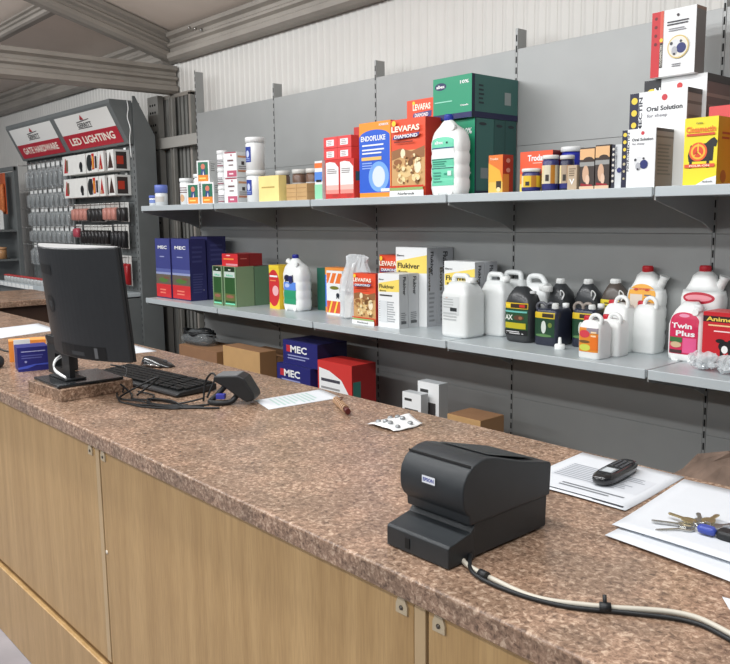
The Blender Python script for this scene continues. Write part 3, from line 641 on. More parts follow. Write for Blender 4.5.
carton('tan_carton', 'narrow tan carton marked with a V between jars and brown cartons', 'carton', 3.610, 3.653, -.47, .04, A, .098, (190, 170, 144), [('t', W, 'V', .5, .35, .55, .22), ('l', (120, 104, 84), .2, .55, .9, .9, 4)], None, flap=False)
brn = [('r', (64, 54, 50), 0, .0, 1, 1), ('r', (226, 180, 130), 0, .72, 1, .97), ('c', (60, 44, 36), .6, .70, .36, .08), ('r', (150, 150, 148), 0, .56, 1, .66), ('c', (206, 168, 140), .42, .38, .22, .20), ('c', (222, 190, 166), .56, .24, .14, .12), ('p', (150, 30, 40), [(.1, .10), (.9, .08), (.9, .12), (.1, .16)]), ('r', (220, 190, 160), 0, 0, 1, .09)]
carton('brown_picture_carton', 'brown picture carton with pale animal print, left of two on upper shelf', 'carton', 3.660, 3.725, -.46, .06, A, .162, (60, 48, 42), brn, [('r', (50, 44, 42), 0, 0, 1, 1)], group='brown picture cartons', flap=False)
carton('brown_picture_carton', 'brown picture carton with pale animal print, right of two beside a slim white one', 'carton', 3.729, 3.790, -.46, .06, A, .168, (60, 48, 42), brn, [('r', (50, 44, 42), 0, 0, 1, 1)], group='brown picture cartons', flap=False)
YC1 = (234, 206, 70)
def sheep(u, v, s, a, halo=None):
    o = []
    if halo: o += [('c', (214, 190, 120), u, v, s*1.12), ('c', (230, 226, 214), u, v, s)]
    o += [('c', (222, 224, 226), u-.25*s, v+.12*s*a, .62*s), ('c', (40, 48, 110), u+.35*s, v-.15*s*a, .50*s), ('c', (70, 72, 78), u-.7*s, v+.38*s*a, .16*s), ('c', (60, 62, 70), u+.3*s, v+.5*s*a, .13*s), ('c', (176, 178, 184), u-.35*s, v-.35*s*a, .3*s, .42*s*a), ('c', (40, 40, 46), u-.36*s, v-.66*s*a, .12*s)]
    return o
osf = lambda n, fs: [('r', (34, 36, 60), 0, 0, .17, 1)]+[('c', YC1 if i < 4 else (190, 180, 150), .085, .90-.19*i if n < 5 else .92-.125*i, .055-(.004*i)) for i in range(n)]+[('r', W, .17, 0, 1, 1), ('t', (40, 42, 56), 'NOROMECTIN', .205, .62, .065, .66, 90), ('c', (200, 60, 70), .62, .925, .05), ('t', (44, 46, 54), 'Oral Solution', .62, .82, .62, .05), ('t', (150, 150, 156), 'for sheep', .50, .745, .36, .045)]
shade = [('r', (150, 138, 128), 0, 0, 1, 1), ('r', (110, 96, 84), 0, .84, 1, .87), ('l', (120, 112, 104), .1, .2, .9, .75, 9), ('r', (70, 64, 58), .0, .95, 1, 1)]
carton('slim_white_carton', 'slim white carton with dark dotted band beside brown picture cartons', 'carton', 3.796, 3.845, -.455, .05, A, .165, (206, 210, 212), [('r', (40, 42, 56), 0, 0, .30, 1)]+[('c', (210, 206, 196), .15, .9-.12*i, .10) for i in range(7)]+[('c', (44, 50, 110), .7, .42, .2), ('t', (90, 92, 100), 'NOROMECTIN', .42, .7, .12, .5, 90)], flap=False)
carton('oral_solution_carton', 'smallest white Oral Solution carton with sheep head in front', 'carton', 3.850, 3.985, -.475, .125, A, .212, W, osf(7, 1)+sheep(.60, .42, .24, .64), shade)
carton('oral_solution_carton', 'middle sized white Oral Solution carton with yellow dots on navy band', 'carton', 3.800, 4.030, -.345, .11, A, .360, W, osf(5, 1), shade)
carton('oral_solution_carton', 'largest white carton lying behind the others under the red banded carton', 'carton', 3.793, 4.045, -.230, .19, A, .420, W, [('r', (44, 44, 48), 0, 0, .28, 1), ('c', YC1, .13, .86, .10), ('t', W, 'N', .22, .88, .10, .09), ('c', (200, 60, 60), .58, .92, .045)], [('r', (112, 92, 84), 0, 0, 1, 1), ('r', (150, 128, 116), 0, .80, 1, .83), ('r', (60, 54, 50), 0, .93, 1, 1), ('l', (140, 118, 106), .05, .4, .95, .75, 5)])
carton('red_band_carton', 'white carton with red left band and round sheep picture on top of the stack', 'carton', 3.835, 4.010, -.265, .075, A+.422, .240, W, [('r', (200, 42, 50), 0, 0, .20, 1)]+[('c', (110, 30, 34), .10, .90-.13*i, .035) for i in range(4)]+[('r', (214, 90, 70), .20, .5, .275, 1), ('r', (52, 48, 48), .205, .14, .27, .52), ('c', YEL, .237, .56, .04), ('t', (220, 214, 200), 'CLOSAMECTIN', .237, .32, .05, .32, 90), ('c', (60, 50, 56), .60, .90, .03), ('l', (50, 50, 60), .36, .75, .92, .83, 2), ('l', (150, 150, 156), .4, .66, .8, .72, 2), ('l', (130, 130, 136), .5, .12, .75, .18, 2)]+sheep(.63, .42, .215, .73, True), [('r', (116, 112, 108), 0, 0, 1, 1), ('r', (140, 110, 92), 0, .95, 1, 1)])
carton('yellow_bull_carton', 'yellow Closamectin carton with black bull at the right end of the shelf', 'carton', 4.086, 4.205, -.465, .14, A, .232, (196, 168, 34), [('r', (240, 222, 50), 0, 0, 1, 1), ('p', W, [(.35, 0), (1, 0), (1, .14), (.7, .10)]), ('p', BLK, [(.16, .36), (.88, .36), (.90, .58), (.80, .68), (.66, .62), (.2, .60), (.13, .45)]), ('p', BLK, [(.76, .58), (.96, .56), (1.0, .64), (.90, .70), (.80, .68)]), ('r', BLK, .18, .26, .26, .42), ('r', BLK, .70, .26, .78, .42), ('c', (230, 96, 50), .44, .50, .27), ('c', (244, 190, 60), .44, .50, .215), ('c', (220, 76, 44), .44, .50, .16), ('p', (244, 200, 70), [(.42, .50), (.46, .50), (.46, .62), (.42, .62)]), ('p', (244, 200, 70), [(.43, .49), (.45, .52), (.33, .43), (.32, .45)]), ('p', (244, 200, 70), [(.43, .51), (.45, .48), (.56, .43), (.55, .46)]), ('t', (236, 120, 50), 'Closamectin', .5, .83, .88, .09), ('r', (214, 80, 54), .08, .735, .92, .77), ('r', (224, 90, 60), .05, .27, .95, .32), ('t', (250, 230, 200), 'POUR-ON', .5, .295, .6, .03), ('t', (70, 70, 80), 'Norbrook', .76, .06, .3, .025), ('t', (120, 110, 60), 'Cattle', .46, .92, .2, .025)], [('r', (190, 164, 36), 0, 0, 1, 1), ('c', (150, 110, 40), .35, .13, .16), ('l', (150, 90, 40), .2, .66, .7, .8, 2)])
carton('red_carton', 'plain pinkish red carton behind the yellow bull carton', 'carton', 4.09, 4.34, -.30, .2, A, .285, (222, 84, 84), None, None)
# goods continuing just past the right edge of the photo
carton('red_carton', 'plain red carton beyond the right edge of the photo on upper shelf', 'carton', 4.36, 4.60, -.44, .2, A, .25, (214, 74, 70), None, None)

# ================================================================== GOODS ON THE LOWER SHELF
mec = [('r', (62, 68, 132), 0, .40, 1, 1), ('r', (90, 100, 160), 0, .41, 1, .50), ('r', (150, 160, 200), 0, .40, 1, .44), ('t', W, 'MEC', .5, .855, .62, .055), ('l', (150, 156, 196), .3, .68, .7, .72, 1), ('r', (104, 96, 84), 0, .235, 1, .405), ('c', (84, 120, 60), .5, .31, .3, .04), ('c', (120, 84, 66), .7, .35, .2, .02), ('r', (204, 52, 56), 0, .02, 1, .24), ('l', (236, 130, 110), .25, .07, .75, .17, 2)]
msd = [('r', (46, 46, 96), 0, 0, 1, 1), ('r', (34, 34, 76), 0, .0, .04, 1), ('l', (70, 72, 120), .15, .12, .85, .45, 8), ('l', (64, 66, 116), .15, .6, .85, .9, 4), ('c', (190, 190, 200), .8, .17, .025)]
carton('navy_carton', 'tall navy MEC carton with red base at the left end of lower shelf', 'carton', .012, .232, -.415, .13, B, .435, (48, 48, 100), mec, None, group='tall navy cartons', flap=False)
carton('navy_carton', 'tall navy MEC carton with red base, second in the row from left', 'carton', .238, .492, -.405, .13, B, .435, (48, 48, 100), mec, msd, group='tall navy cartons', flap=False)
carton('navy_carton', 'tall navy carton showing only its dark side, behind the second MEC carton', 'carton', .26, .492, -.26, .15, B, .448, (46, 46, 96), None, msd, group='tall navy cartons', flap=False)
PG = (122, 150, 112)
gf = [('r', PG, 0, 0, 1, 1), ('r', (44, 86, 44), .10, .06, .90, .93), ('r', (24, 50, 28), .10, .84, .90, .99), ('c', (220, 230, 220), .5, .92, .1, .015), ('r', (200, 214, 206), .06, .73, .92, .87), ('t', (60, 190, 150), 'Albex', .5, .78, .6, .05), ('r', (100, 110, 60), .10, .14, .90, .32), ('c', (150, 100, 80), .5, .25, .3, .04), ('r', (130, 230, 190), .12, .05, .9, .085)]
gs = [('r', (128, 152, 118), .02, 0, .98, 1), ('r', (90, 120, 90), .0, 0, .03, 1)]
carton('pale_green_carton', 'pale green carton with dark green front panel, left of the front pair', 'carton', .782, .900, -.400, .14, B, .262, (110, 136, 104), gf, None, top=(190, 140, 120), group='pale green cartons')
carton('pale_green_carton', 'pale green carton with dark green front panel, right of the front pair', 'carton', .906, 1.055, -.392, .14, B, .262, (110, 136, 104), gf, gs, top=(190, 140, 120), group='pale green cartons')
carton('pale_green_carton', 'pale green carton at the back, only its side visible beside red-yellow box', 'carton', .906, 1.055, -.248, .15, B, .258, (96, 124, 98), None, [('r', (100, 132, 104), .02, 0, .98, 1)], top=(120, 110, 90), group='pale green cartons')
carton('red_carton', 'flat red carton lying on top of the pale green cartons', 'carton', .86, 1.05, -.37, .19, B+.2635, .080, (150, 34, 36), [('r', (206, 44, 50), 0, 0, 1, 1), ('l', (240, 150, 70), .1, .45, .8, .7, 1), ('c', (240, 190, 190), .4, .86, .14, .05), ('r', (214, 150, 160), .25, .04, .98, .20)], [('r', (136, 32, 34), 0, 0, 1, 1), ('r', (110, 26, 28), .45, 0, .48, 1), ('l', (200, 110, 100), .1, .55, .38, .7, 1)], flap=False)
carton('red_yellow_carton', 'red and yellow carton with pale pink disc left of the white bottle', 'carton', 1.254, 1.362, -.270, .10, B, .277, (226, 190, 50), [('r', (238, 208, 60), 0, 0, 1, 1), ('c', (206, 50, 54), .45, .48, .62, .42), ('r', (206, 50, 54), 0, .14, .6, .82), ('c', (236, 180, 184), .62, .42, .30), ('r', W, .08, .73, .85, .77), ('r', (238, 208, 60), 0, .93, 1, 1), ('l', (240, 140, 90), .1, .62, .8, .68, 1)], None)
shl = [('a', (44, 150, 108), .05, 0, .95, .62, .1), ('r', (92, 140, 226), .05, .42, .95, .66), ('c', (190, 204, 240), .35, .56, .18, .06), ('c', (34, 36, 70), .35, .78, .22, .10), ('c', (40, 44, 100), .62, .74, .18, .12), ('r', (34, 36, 60), .72, .66, .80, .88), ('r', (34, 36, 60), .2, .66, .26, .8)]
def side_spout(r, w_, d, h):
    q = MB().tube([(-.22*w_, 0, .80*h), (-.40*w_, 0, .87*h), (-.46*w_, 0, .885*h)], [.017, .015, .019], HD, 14); obj('side_spout', q, r); nubs(r, w_, d, h)
bottle('drench_bottle', 'white drench bottle with blue cap and green-blue label on lower shelf', 'bottle', 1.468, -.268, B, .195, .12, .345, drench_rows(), HD, (-.06, .925, .019, .028, (44, 50, 150)), shl, (-.38, .34, .12, .72), extra=side_spout)
carton('dark_green_carton', 'dark green carton standing right behind the blue capped white bottle', 'carton', 1.55, 1.665, -.115, .09, B, .262, (38, 96, 80), None, [('r', (40, 100, 84), 0, 0, 1, 1), ('r', (30, 34, 80), 0, 0, 1, .06), ('r', (30, 34, 80), .9, 0, 1, 1), ('r', (70, 110, 130), .1, .06, .8, .22)])
carton('orange_blue_carton', 'orange topped blue carton partly behind the orange striped packet', 'carton', 1.675, 1.875, -.150, .09, B, .272, (232, 140, 60), [('r', (236, 150, 66), 0, 0, 1, 1), ('r', (70, 120, 220), 0, .12, .8, .84), ('l', (180, 200, 240), .05, .5, .5, .8, 4)], None)
carton('striped_packet', 'white packet with orange diagonal stripes and small black cow drawing', 'packet', 1.780, 1.925, -.225, .02, B, .262, W, [('r', W, 0, 0, 1, 1), ('r', (236, 120, 50), .02, .72, .98, .95), ('p', W, [(.1, .72), (.2, .72), (.4, .95), (.3, .95)]), ('p', W, [(.45, .72), (.55, .72), (.75, .95), (.65, .95)]), ('r', (220, 90, 60), .02, .05, .9, .32), ('p', (250, 220, 80), [(.1, .05), (.2, .05), (.4, .32), (.3, .32)]), ('p', (250, 220, 80), [(.45, .05), (.55, .05), (.75, .32), (.65, .32)]), ('c', (120, 120, 40), .5, .62, .28, .04), ('c', (44, 50, 60), .72, .46, .10, .05), ('r', (44, 50, 60), .64, .38, .68, .46), ('r', (44, 50, 60), .76, .38, .80, .46)], None, flap=False)
# crumpled clear bag
BAG = mat((236, 240, 242), .10, 0, 0, bump=.9, bscale=30, alpha=.5)
bg = MB(); R = []
for k, (z, ww, dd) in enumerate([(0, .20, .12), (.01, .25, .15), (.10, .28, .16), (.16, .28, .14), (.22, .25, .11), (.28, .21, .08), (.32, .19, .06), (.35, .20, .05), (.362, .14, .015)]):
    q = []
    for i in range(36):
        a = 2*pi*i/36; j = 1+random.uniform(-.20, .14)*(1 if k > 0 else .3)
        q.append((ww*.45*cos(a)*j, dd/2*sin(a)*j, z+random.uniform(-.004, .004)*(k > 0)))
    R.append(q)
bg.rings(R, BAG, smooth=False)
r_ = thing('plastic_bag', 'crumpled clear plastic bag beside the small LEVAFAS carton', 'bag', (2.055, -.225, B)); obj('bag_film', bg, r_)
obj('bag_contents', MB().box(-.08, -.03, .003, .05, .03, .13, W and mat((226, 222, 214), .5)), r_, .004)
carton('red_cow_carton', 'small LEVAFAS carton with cattle picture in front of the clear bag', 'carton', 2.198, 2.376, -.375, .06, B, .275, (196, 56, 44), levA, [('r', (170, 44, 40), 0, 0, 1, 1)], flap=False)
carton('red_cow_carton', 'LEVAFAS carton standing behind the small white and yellow Flukiver carton', 'carton', 2.165, 2.355, -.15, .10, B, .362, (222, 76, 52), levA, None)
flk = [('r', W, 0, 0, 1, 1), ('p', (246, 220, 110), [(.02, .66), (1, .68), (1, .91), (.02, .82)]), ('t', (50, 48, 40), 'Flukiver', .42, .765, .72, .07), ('t', (50, 48, 40), 'Bovis', .24, .685, .3, .03), ('t', (60, 60, 60), 'Elanco', .16, .895, .24, .025), ('l', (140, 144, 148), .06, .12, .55, .58, 11)]
flo = flk[:-1]+[('l', (60, 60, 60), .08, .57, .88, .63, 1), ('l', (170, 174, 178), .06, .1, .9, .5, 9), ('r', (220, 224, 226), .1, .1, .45, .5)]
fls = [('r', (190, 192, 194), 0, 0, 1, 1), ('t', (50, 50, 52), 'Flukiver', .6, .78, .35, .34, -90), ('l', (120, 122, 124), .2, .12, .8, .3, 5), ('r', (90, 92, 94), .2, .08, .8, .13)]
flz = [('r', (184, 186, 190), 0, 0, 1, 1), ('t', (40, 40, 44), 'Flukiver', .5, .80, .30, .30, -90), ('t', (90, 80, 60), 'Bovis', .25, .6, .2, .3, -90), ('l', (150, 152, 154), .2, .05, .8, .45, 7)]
carton('flukiver_carton', 'tall white and yellow Flukiver carton, front one of the tallest pair', 'carton', 2.375, 2.605, -.225, .075, B, .412, W, flk, flz, group='tall Flukiver cartons')
carton('flukiver_carton', 'tall white Flukiver carton directly behind the tallest front one', 'carton', 2.375, 2.605, -.147, .12, B, .410, (214, 216, 218), None, flz, group='tall Flukiver cartons')
carton('flukiver_carton', 'small white and yellow Flukiver carton, front one of the small pair', 'carton', 2.392, 2.550, -.372, .062, B, .280, W, flo, fls, group='small Flukiver cartons')
carton('flukiver_carton', 'small white Flukiver carton behind the front small one', 'carton', 2.392, 2.550, -.305, .074, B, .280, (206, 208, 210), None, fls, group='small Flukiver cartons')
carton('flukiver_carton', 'medium Flukiver carton standing behind the white jerrycan, front one of two', 'carton', 2.745, 2.945, -.245, .07, B, .350, W, flk, flz, group='medium Flukiver cartons')
carton('flukiver_carton', 'medium Flukiver carton against the back panel behind the white jerrycans', 'carton', 2.745, 2.945, -.170, .095, B, .348, (214, 216, 218), None, flz, group='medium Flukiver cartons')

JR = [(0, .88, .9, 0, 0, 5), (.02, .98, .98, 0, 0, 6), (.06, 1, 1, 0, 0, 6), (.66, 1, 1, 0, 0, 6), (.71, .98, .98, 0, 0, 5), (.80, .82, .84, 0, 0, 4.5), (.87, .70, .62, 0, 0, 4), (.88, .6, .5, 0, 0, 4)]
JH = [(-.36, 0, .76), (-.34, 0, .90), (-.27, 0, .965), (-.05, 0, .97), (.12, 0, .965), (.19, 0, .92), (.20, 0, .80)]
def jerry(label, x, yf, w_, d, h, mt, rows=JR, cap=None, ops=None, lab=None, group=None, name='jerrycan', rz=0, handle=JH, hr=.013, extra=None):
    return bottle(name, label, 'jerrycan', x, yf, B, w_, d, h, rows, mt, cap, ops, lab, handle, rz, group, extra, hr)
CW = mat((232, 235, 234), .3, 0, .01)
def vneck(xx, yy):
    def f(r, w_, d, h): obj('neck_cap', MB().lathe([(.016, 0), (.02, .004), (.02, .026), (0, .028)], WHITEP, xx*w_, yy*d, 16, 'z', h*.86), r)
    return f
jerry('plain white jerrycan with faint grey label and small black patch, nearest of three', 2.945, -.405, .165, .15, .300, CW, cap=None, ops=[('r', (216, 220, 220), 0, .3, 1, .9), ('l', (180, 184, 184), .1, .5, .8, .85, 4), ('c', (214, 190, 180), .3, .86, .08, .02), ('r', (50, 54, 56), .5, .42, .88, .54), ('l', (190, 194, 194), .1, .1, .9, .4, 3)], lab=(-.42, .25, .22, .70), group='plain white jerrycans', extra=vneck(.34, .0))
jerry('plain white jerrycan in the middle of the three, handle towards the aisle', 3.035, -.235, .150, .105, .302, CW, group='plain white jerrycans', extra=vneck(.34, .0))
jerry('plain white jerrycan at the back, its flat handle seen above the others', 3.062, -.122, .145, .095, .300, CW, group='plain white jerrycans', handle=[(-.40, 0, .80), (-.40, 0, .95), (-.3, 0, .99), (.1, 0, .99), (.2, 0, .95), (.2, 0, .80)])
jerry('white jerrycan with curved handle rising behind the black drench bottle', 3.213, -.140, .145, .10, .290, CW, handle=[(-.40, 0, .80), (-.42, 0, .93), (-.3, 0, .985), (.05, 0, .98), (.25, 0, .86), (.4, 0, .74)], cap=[(.30, .78, .022, .03, (236, 238, 236), -.3)])
BLKB = mat((58, 60, 62), .25, 0, .05)
DR = [(0, .74, .8, 0, 0, 4), (.02, .86, .92, 0, 0, 4), (.10, .96, .98, 0, 0, 4), (.40, 1, 1, 0, 0, 4), (.72, .98, 1, 0, 0, 3.6), (.84, .84, .9, 0, 0, 3), (.93, .55, .7, -.04, 0, 2.8), (.98, .42, .5, -.05, 0, 2.4), (1.0, .36, .4, -.05, 0, 2)]
kl = [('r', (38, 76, 48), 0, 0, 1, 1), ('r', (226, 190, 40), 0, .82, 1, 1), ('r', (60, 44, 34), .3, .84, .98, .97), ('r', (240, 214, 60), .04, .86, .28, .95), ('r', (200, 50, 40), .68, .87, .9, .95), ('r', (110, 190, 180), .02, .70, .98, .75), ('t', (226, 230, 220), 'AX', .22, .54, .36, .16), ('c', (90, 60, 44), .66, .54, .22, .08), ('c', (150, 100, 70), .74, .54, .08, .05), ('r', (190, 178, 40), .05, .20, .95, .38), ('r', (24, 24, 26), 0, 0, 1, .16), ('l', (220, 220, 220), .1, .02, .9, .13, 2)]
bottle('black_bottle', 'large black drench bottle with yellow and green label before white jerrycans', 'bottle', 3.245, -.315, B, .150, .115, .252, DR, BLKB, (.36, .88, .014, .012, (216, 218, 218)), kl, (-.42, .42, .14, .72))
def clip(r, w_, d, h): obj('white_clip', MB().tube(smooth_path([(.30*w_, -.5*d, .80*h), (.36*w_, -.6*d, .9*h), (.46*w_, -.5*d, .84*h), (.40*w_, -.55*d, .74*h)], 5), .003, WHITEP, 6), r)
bottle('black_bottle', 'black bottle with white cap behind, left of the pair above small black one', 'bottle', 3.346, -.160, B, .110, .11, .262, DR, BLKB, [(-.05, .985, .020, .026, (226, 228, 226)), (-.3, .86, .024, .028, (226, 228, 226), -.6)], None, None, group='black bottles at the back', extra=clip)
bottle('black_bottle', 'black bottle with white cap behind, right of the pair above small black one', 'bottle', 3.468, -.110, B, .125, .085, .265, DR, BLKB, (-.05, .985, .020, .024, (226, 228, 226)), None, None, group='black bottles at the back', extra=clip)
GRB = mat((92, 94, 100), .25, 0, .05)
SJ = [(0, .92, .92, 0, 0, 6), (.03, 1, 1, 0, 0, 6), (.72, 1, 1, 0, 0, 6), (.80, .96, .96, 0, 0, 5), (.84, .9, .9, 0, 0, 4)]
def twin_loops(col):
    def f(r, w_, d, h):
        q = MB()
        for sx in (-.28, .12):
            pts = [(sx*w_+.20*w_*cos(a), -.30*d, h*.86+.105*h*sin(a)) for a in [2*pi*i/16 for i in range(16)]]
            q.tube(pts, .007, col, 8, True)
        obj('handle_loops', q, r)
        obj('side_cap', MB().lathe([(.013, 0), (.015, .002), (.015, .02), (0, .022)], WHITEP, .30*w_, .30*d, 14, 'z', h*.84), r)
    return f
kl2 = [('r', (30, 66, 44), 0, 0, 1, 1), ('r', (214, 184, 44), .0, .76, 1, 1), ('r', (60, 48, 36), .4, .80, .96, .96), ('c', (206, 214, 206), .48, .40, .12, .26), ('c', (90, 130, 80), .48, .06, .4, .06), ('c', (110, 130, 60), .8, .5, .1, .1)]
BLU = mat((46, 50, 66), .28, 0, .06)
bottle('small_black_can', 'small dark can with green label and twin loops, behind the white nozzle', 'bottle', 3.395, -.300, B, .125, .13, .195, SJ, BLU, (.28, .84, .014, .026, (226, 228, 226), -.28), kl2, (-.44, .40, .20, .76), extra=twin_loops(GRB), group='small dark cans')
bottle('small_black_can', 'small dark can with brownish loops between white nozzle and white cans', 'bottle', 3.545, -.240, B, .115, .115, .200, SJ, BLU, (.28, .84, .014, .022, (226, 228, 226), -.28), kl2, (-.44, .40, .20, .76), extra=twin_loops(mat((150, 140, 132), .3)), group='small dark cans')
nz = thing('dropper_nozzle', 'small white dropper nozzle lying on the shelf before dark cans', 'nozzle', (3.497, -.330, B))
obj('nozzle_collar', MB().lathe([(.022, 0), (.023, .002), (.023, .018), (.020, .022), (.008, .024), (.006, .05), (.004, .052), (0, .052)], WHITEP), nz)
bottle('brown_bottle', 'dark brown bottle with white cap and yellow label at the back', 'bottle', 3.604, -.112, B, .130, .09, .275, DR, mat((86, 78, 72), .25, 0, .06), (-.05, .985, .022, .022, (232, 234, 232)), [('r', (226, 206, 60), 0, 0, 1, 1), ('l', (70, 60, 30), .1, .2, .9, .8, 2)], (-.44, .3, .58, .74), extra=clip)
def ring_handle(cap2=None):
    def f(r, w_, d, h):
        q = MB(); pts = [(.17*w_+.25*w_*cos(a), -.22*d, h*.86+.12*h*sin(a)) for a in [2*pi*i/18 for i in range(18)]]
        q.tube(pts, .0085, HD, 10, True); obj('handle_ring', q, r)
    return f
WR = [(0, .92, .92, 0, 0, 6), (.03, 1, 1, 0, 0, 6), (.66, 1, 1, 0, 0, 6), (.76, .94, .94, 0, 0, 4.5), (.82, .80, .8, 0, 0, 4), (.86, .5, .55, -.1, 0, 3)]
rl_ = [('r', (226, 140, 50), 0, 0, 1, 1), ('r', (150, 140, 150), .4, .78, 1, 1), ('c', (214, 70, 80), .30, .74, .28, .16), ('c', (120, 90, 50), .3, .42, .3, .06), ('c', (206, 214, 90), .34, .18, .3, .14), ('r', (232, 120, 40), .62, .1, 1, .7), ('l', (250, 220, 180), .65, .6, .95, .9, 2)]
def redcan(label, x, yf, w_, d, h, ops=None, lab=None, group='white cans with red caps'):
    return bottle('red_cap_can', label, 'bottle', x, yf, B, w_, d, h, WR, HD, (-.24, .80, .018, .026, (200, 44, 56), -.1), ops, lab, extra=ring_handle(), group=group)
redcan('smallest white can with red cap and orange flower label, at the shelf edge', 3.715, -.455, .100, .10, .180, rl_, (-.42, .44, .16, .70))
redcan('small white can with red cap directly behind the orange labelled one', 3.735, -.345, .100, .09, .176)
redcan('medium white can with red cap and plain sides, standing behind smallest cans', 3.700, -.245, .115, .10, .238)
redcan('medium white can with red cap beside the large orange labelled bottle', 3.800, -.190, .105, .10, .236)
def big_extra(r, w_, d, h):
    for sx in (-.24, .24): obj('moulded_nub', MB().lathe([(.02, -.004), (.018, .003), (0, .003)], HD, sx*w_, -d/2*.9, 14, 'y', .04*h), r)
    q = MB().tube([(.30*w_, 0, .72*h), (.44*w_, 0, .86*h), (.47*w_, 0, .90*h)], [.019, .017, .022], HD, 14); obj('side_spout', q, r)
BR = drench_rows()[:-6]+[(.72, .90, .9, 0, 0, 3), (.80, .70, .78, 0, 0, 2.8), (.84, .62, .7, 0, 0, 2.6), (.90, .55, .6, 0, 0, 2.5), (.94, .34, .5, 0, 0, 2.3), (.95, .24, .4, 0, 0, 2)]
bl1 = [('a', (240, 176, 70), 0, 0, 1, 1, .18), ('r', (214, 110, 50), .2, .90, .8, .93), ('r', (226, 214, 200), .08, .02, .55, .82), ('l', (120, 110, 110), .62, .3, .9, .84, 9), ('c', (200, 70, 50), .3, .9, .08, .02), ('c', (200, 70, 50), .7, .9, .08, .02)]
bottle('large_white_bottle', 'large white bottle with red cap and orange arched label, tallest on lower shelf', 'bottle', 3.745, -.085-.02, B, .165, .085, .350, BR, HD, (0, .935, .022, .028, (206, 44, 52)), bl1, (-.40, .36, .10, .80), extra=big_extra)
bottle('large_white_bottle', 'large white bottle with red cap and red oval label behind Twin Plus', 'bottle', 4.000, -.128, B, .170, .105, .362, BR, HD, (0, .935, .022, .028, (200, 44, 56)), [('c', (190, 40, 60), .5, .78, .5, .09), ('c', (230, 150, 160), .5, .78, .42, .05), ('l', (150, 120, 120), .2, .2, .8, .6, 6)], (-.38, .38, .10, .82), extra=big_extra)
TPR = [(0, .84, .9, 0, 0, 4), (.03, .95, .98, 0, 0, 4), (.1, 1, 1, 0, 0, 4), (.60, 1, 1, 0, 0, 4), (.72, .9, .95, 0, 0, 3.4), (.84, .72, .82, 0, 0, 3), (.93, .5, .6, 0, 0, 2.6), (.98, .36, .4, 0, 0, 2.4)]
tpl = [('a', (204, 40, 84), 0, 0, 1, 1, .22), ('c', (224, 140, 170), .5, .92, .18, .04), ('t', W, 'Twin', .44, .68, .72, .13), ('t', W, 'Plus', .58, .50, .66, .13), ('r', (222, 90, 140), .50, .04, .96, .40), ('r', (60, 110, 60), .03, .28, .48, .40), ('c', (206, 176, 140), .26, .22, .2, .07), ('r', (70, 50, 50), .03, .02, .48, .10)]
bottle('twin_plus_bottle', 'white bottle with magenta arched Twin Plus label near the right edge', 'bottle', 4.005, -.245, B, .148, .11, .235, TPR, HD, [(-.05, .90, .024, .022, (190, 44, 62), .3), (.26, .84, .018, .026, (236, 238, 238), -.2)], tpl, (-.40, .38, .12, .82), extra=nubs)
ani = [('r', (196, 34, 44), 0, 0, 1, 1), ('r', (50, 30, 34), 0, .82, 1, .93), ('t', (240, 206, 90), 'Animec', .4, .875, .66, .08), ('l', (240, 200, 150), .12, .73, .8, .79, 1), ('l', (250, 220, 220), .25, .63, .6, .68, 1), ('c', (28, 26, 28), .52, .38, .16, .10), ('r', (28, 26, 28), .40, .14, .47, .38), ('r', (28, 26, 28), .58, .12, .66, .38), ('c', (240, 240, 238), .5, .33, .07, .07), ('c', (28, 26, 28), .40, .48, .10, .04), ('c', (28, 26, 28), .66, .48, .10, .04), ('p', (36, 40, 36), [(0, 0), (1, 0), (1, .12), (.6, .16), (.3, .10), (0, .15)])]
carton('red_cow_head_carton', 'red Animec carton with black and white cow at the right edge', 'carton', 4.088, 4.262, -.26, .12, B, .205, (190, 40, 46), ani, [('r', (180, 36, 44), 0, 0, 1, 1)], top=(214, 90, 90))
# clear plastic tangle in front
pb = MB(); r_ = thing('plastic_packaging', 'heap of crumpled clear plastic packaging before the red Animec carton', 'packaging', (4.185, -.36, B))
TNG = mat((236, 240, 242), .08, 0, 0, alpha=.4)
for k in range(26):
    a = random.uniform(0, 6.28); cx, cy, cz = random.uniform(-.085, .085), random.uniform(-.045, .045), random.uniform(.016, .055)
    q = []; rr = random.uniform(.014, .028)
    for t in (-1, -.4, .4, 1):
        ring = []
        for i in range(9):
            b_ = 2*pi*i/9; s_ = math.sqrt(max(.05, 1-t*t))*rr*random.uniform(.35, 1.5); ring.append((cx+s_*cos(b_), cy+s_*sin(b_), max(.001, cz+t*rr*.8+random.uniform(-.003, .003))))
        q.append(ring)
    pb.rings(q, TNG, smooth=False)
obj('plastic_film', pb, r_)
redcan('white can with red cap just past the right edge of the photo', 4.42, -.40, .13, .12, .25, None, None, None)

# ================================================================== GOODS ON THE BASE DECK
Z0 = .16
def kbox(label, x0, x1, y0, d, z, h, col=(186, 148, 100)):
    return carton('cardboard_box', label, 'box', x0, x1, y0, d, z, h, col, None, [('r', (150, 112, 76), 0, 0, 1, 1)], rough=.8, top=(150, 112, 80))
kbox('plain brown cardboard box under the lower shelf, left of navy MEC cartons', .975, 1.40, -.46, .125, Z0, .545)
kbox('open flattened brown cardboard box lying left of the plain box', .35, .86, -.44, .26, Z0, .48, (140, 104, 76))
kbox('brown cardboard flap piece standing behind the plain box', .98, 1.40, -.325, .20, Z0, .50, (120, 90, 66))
cb = thing('cable_bundle', 'black bundle of cables wrapped in clear film on the base goods at left', 'bundle', (.45, -.33, Z0+.485))
q = MB()
for k in range(9):
    q.tube([(.17*cos(a+k)*random.uniform(.8, 1.1), .07*sin(a+k)+random.uniform(-.01, .01), .02+.008*k+.012*sin(3*a+k)) for a in [2*pi*i/18 for i in range(18)]], .009, BLACKP, 6, True)
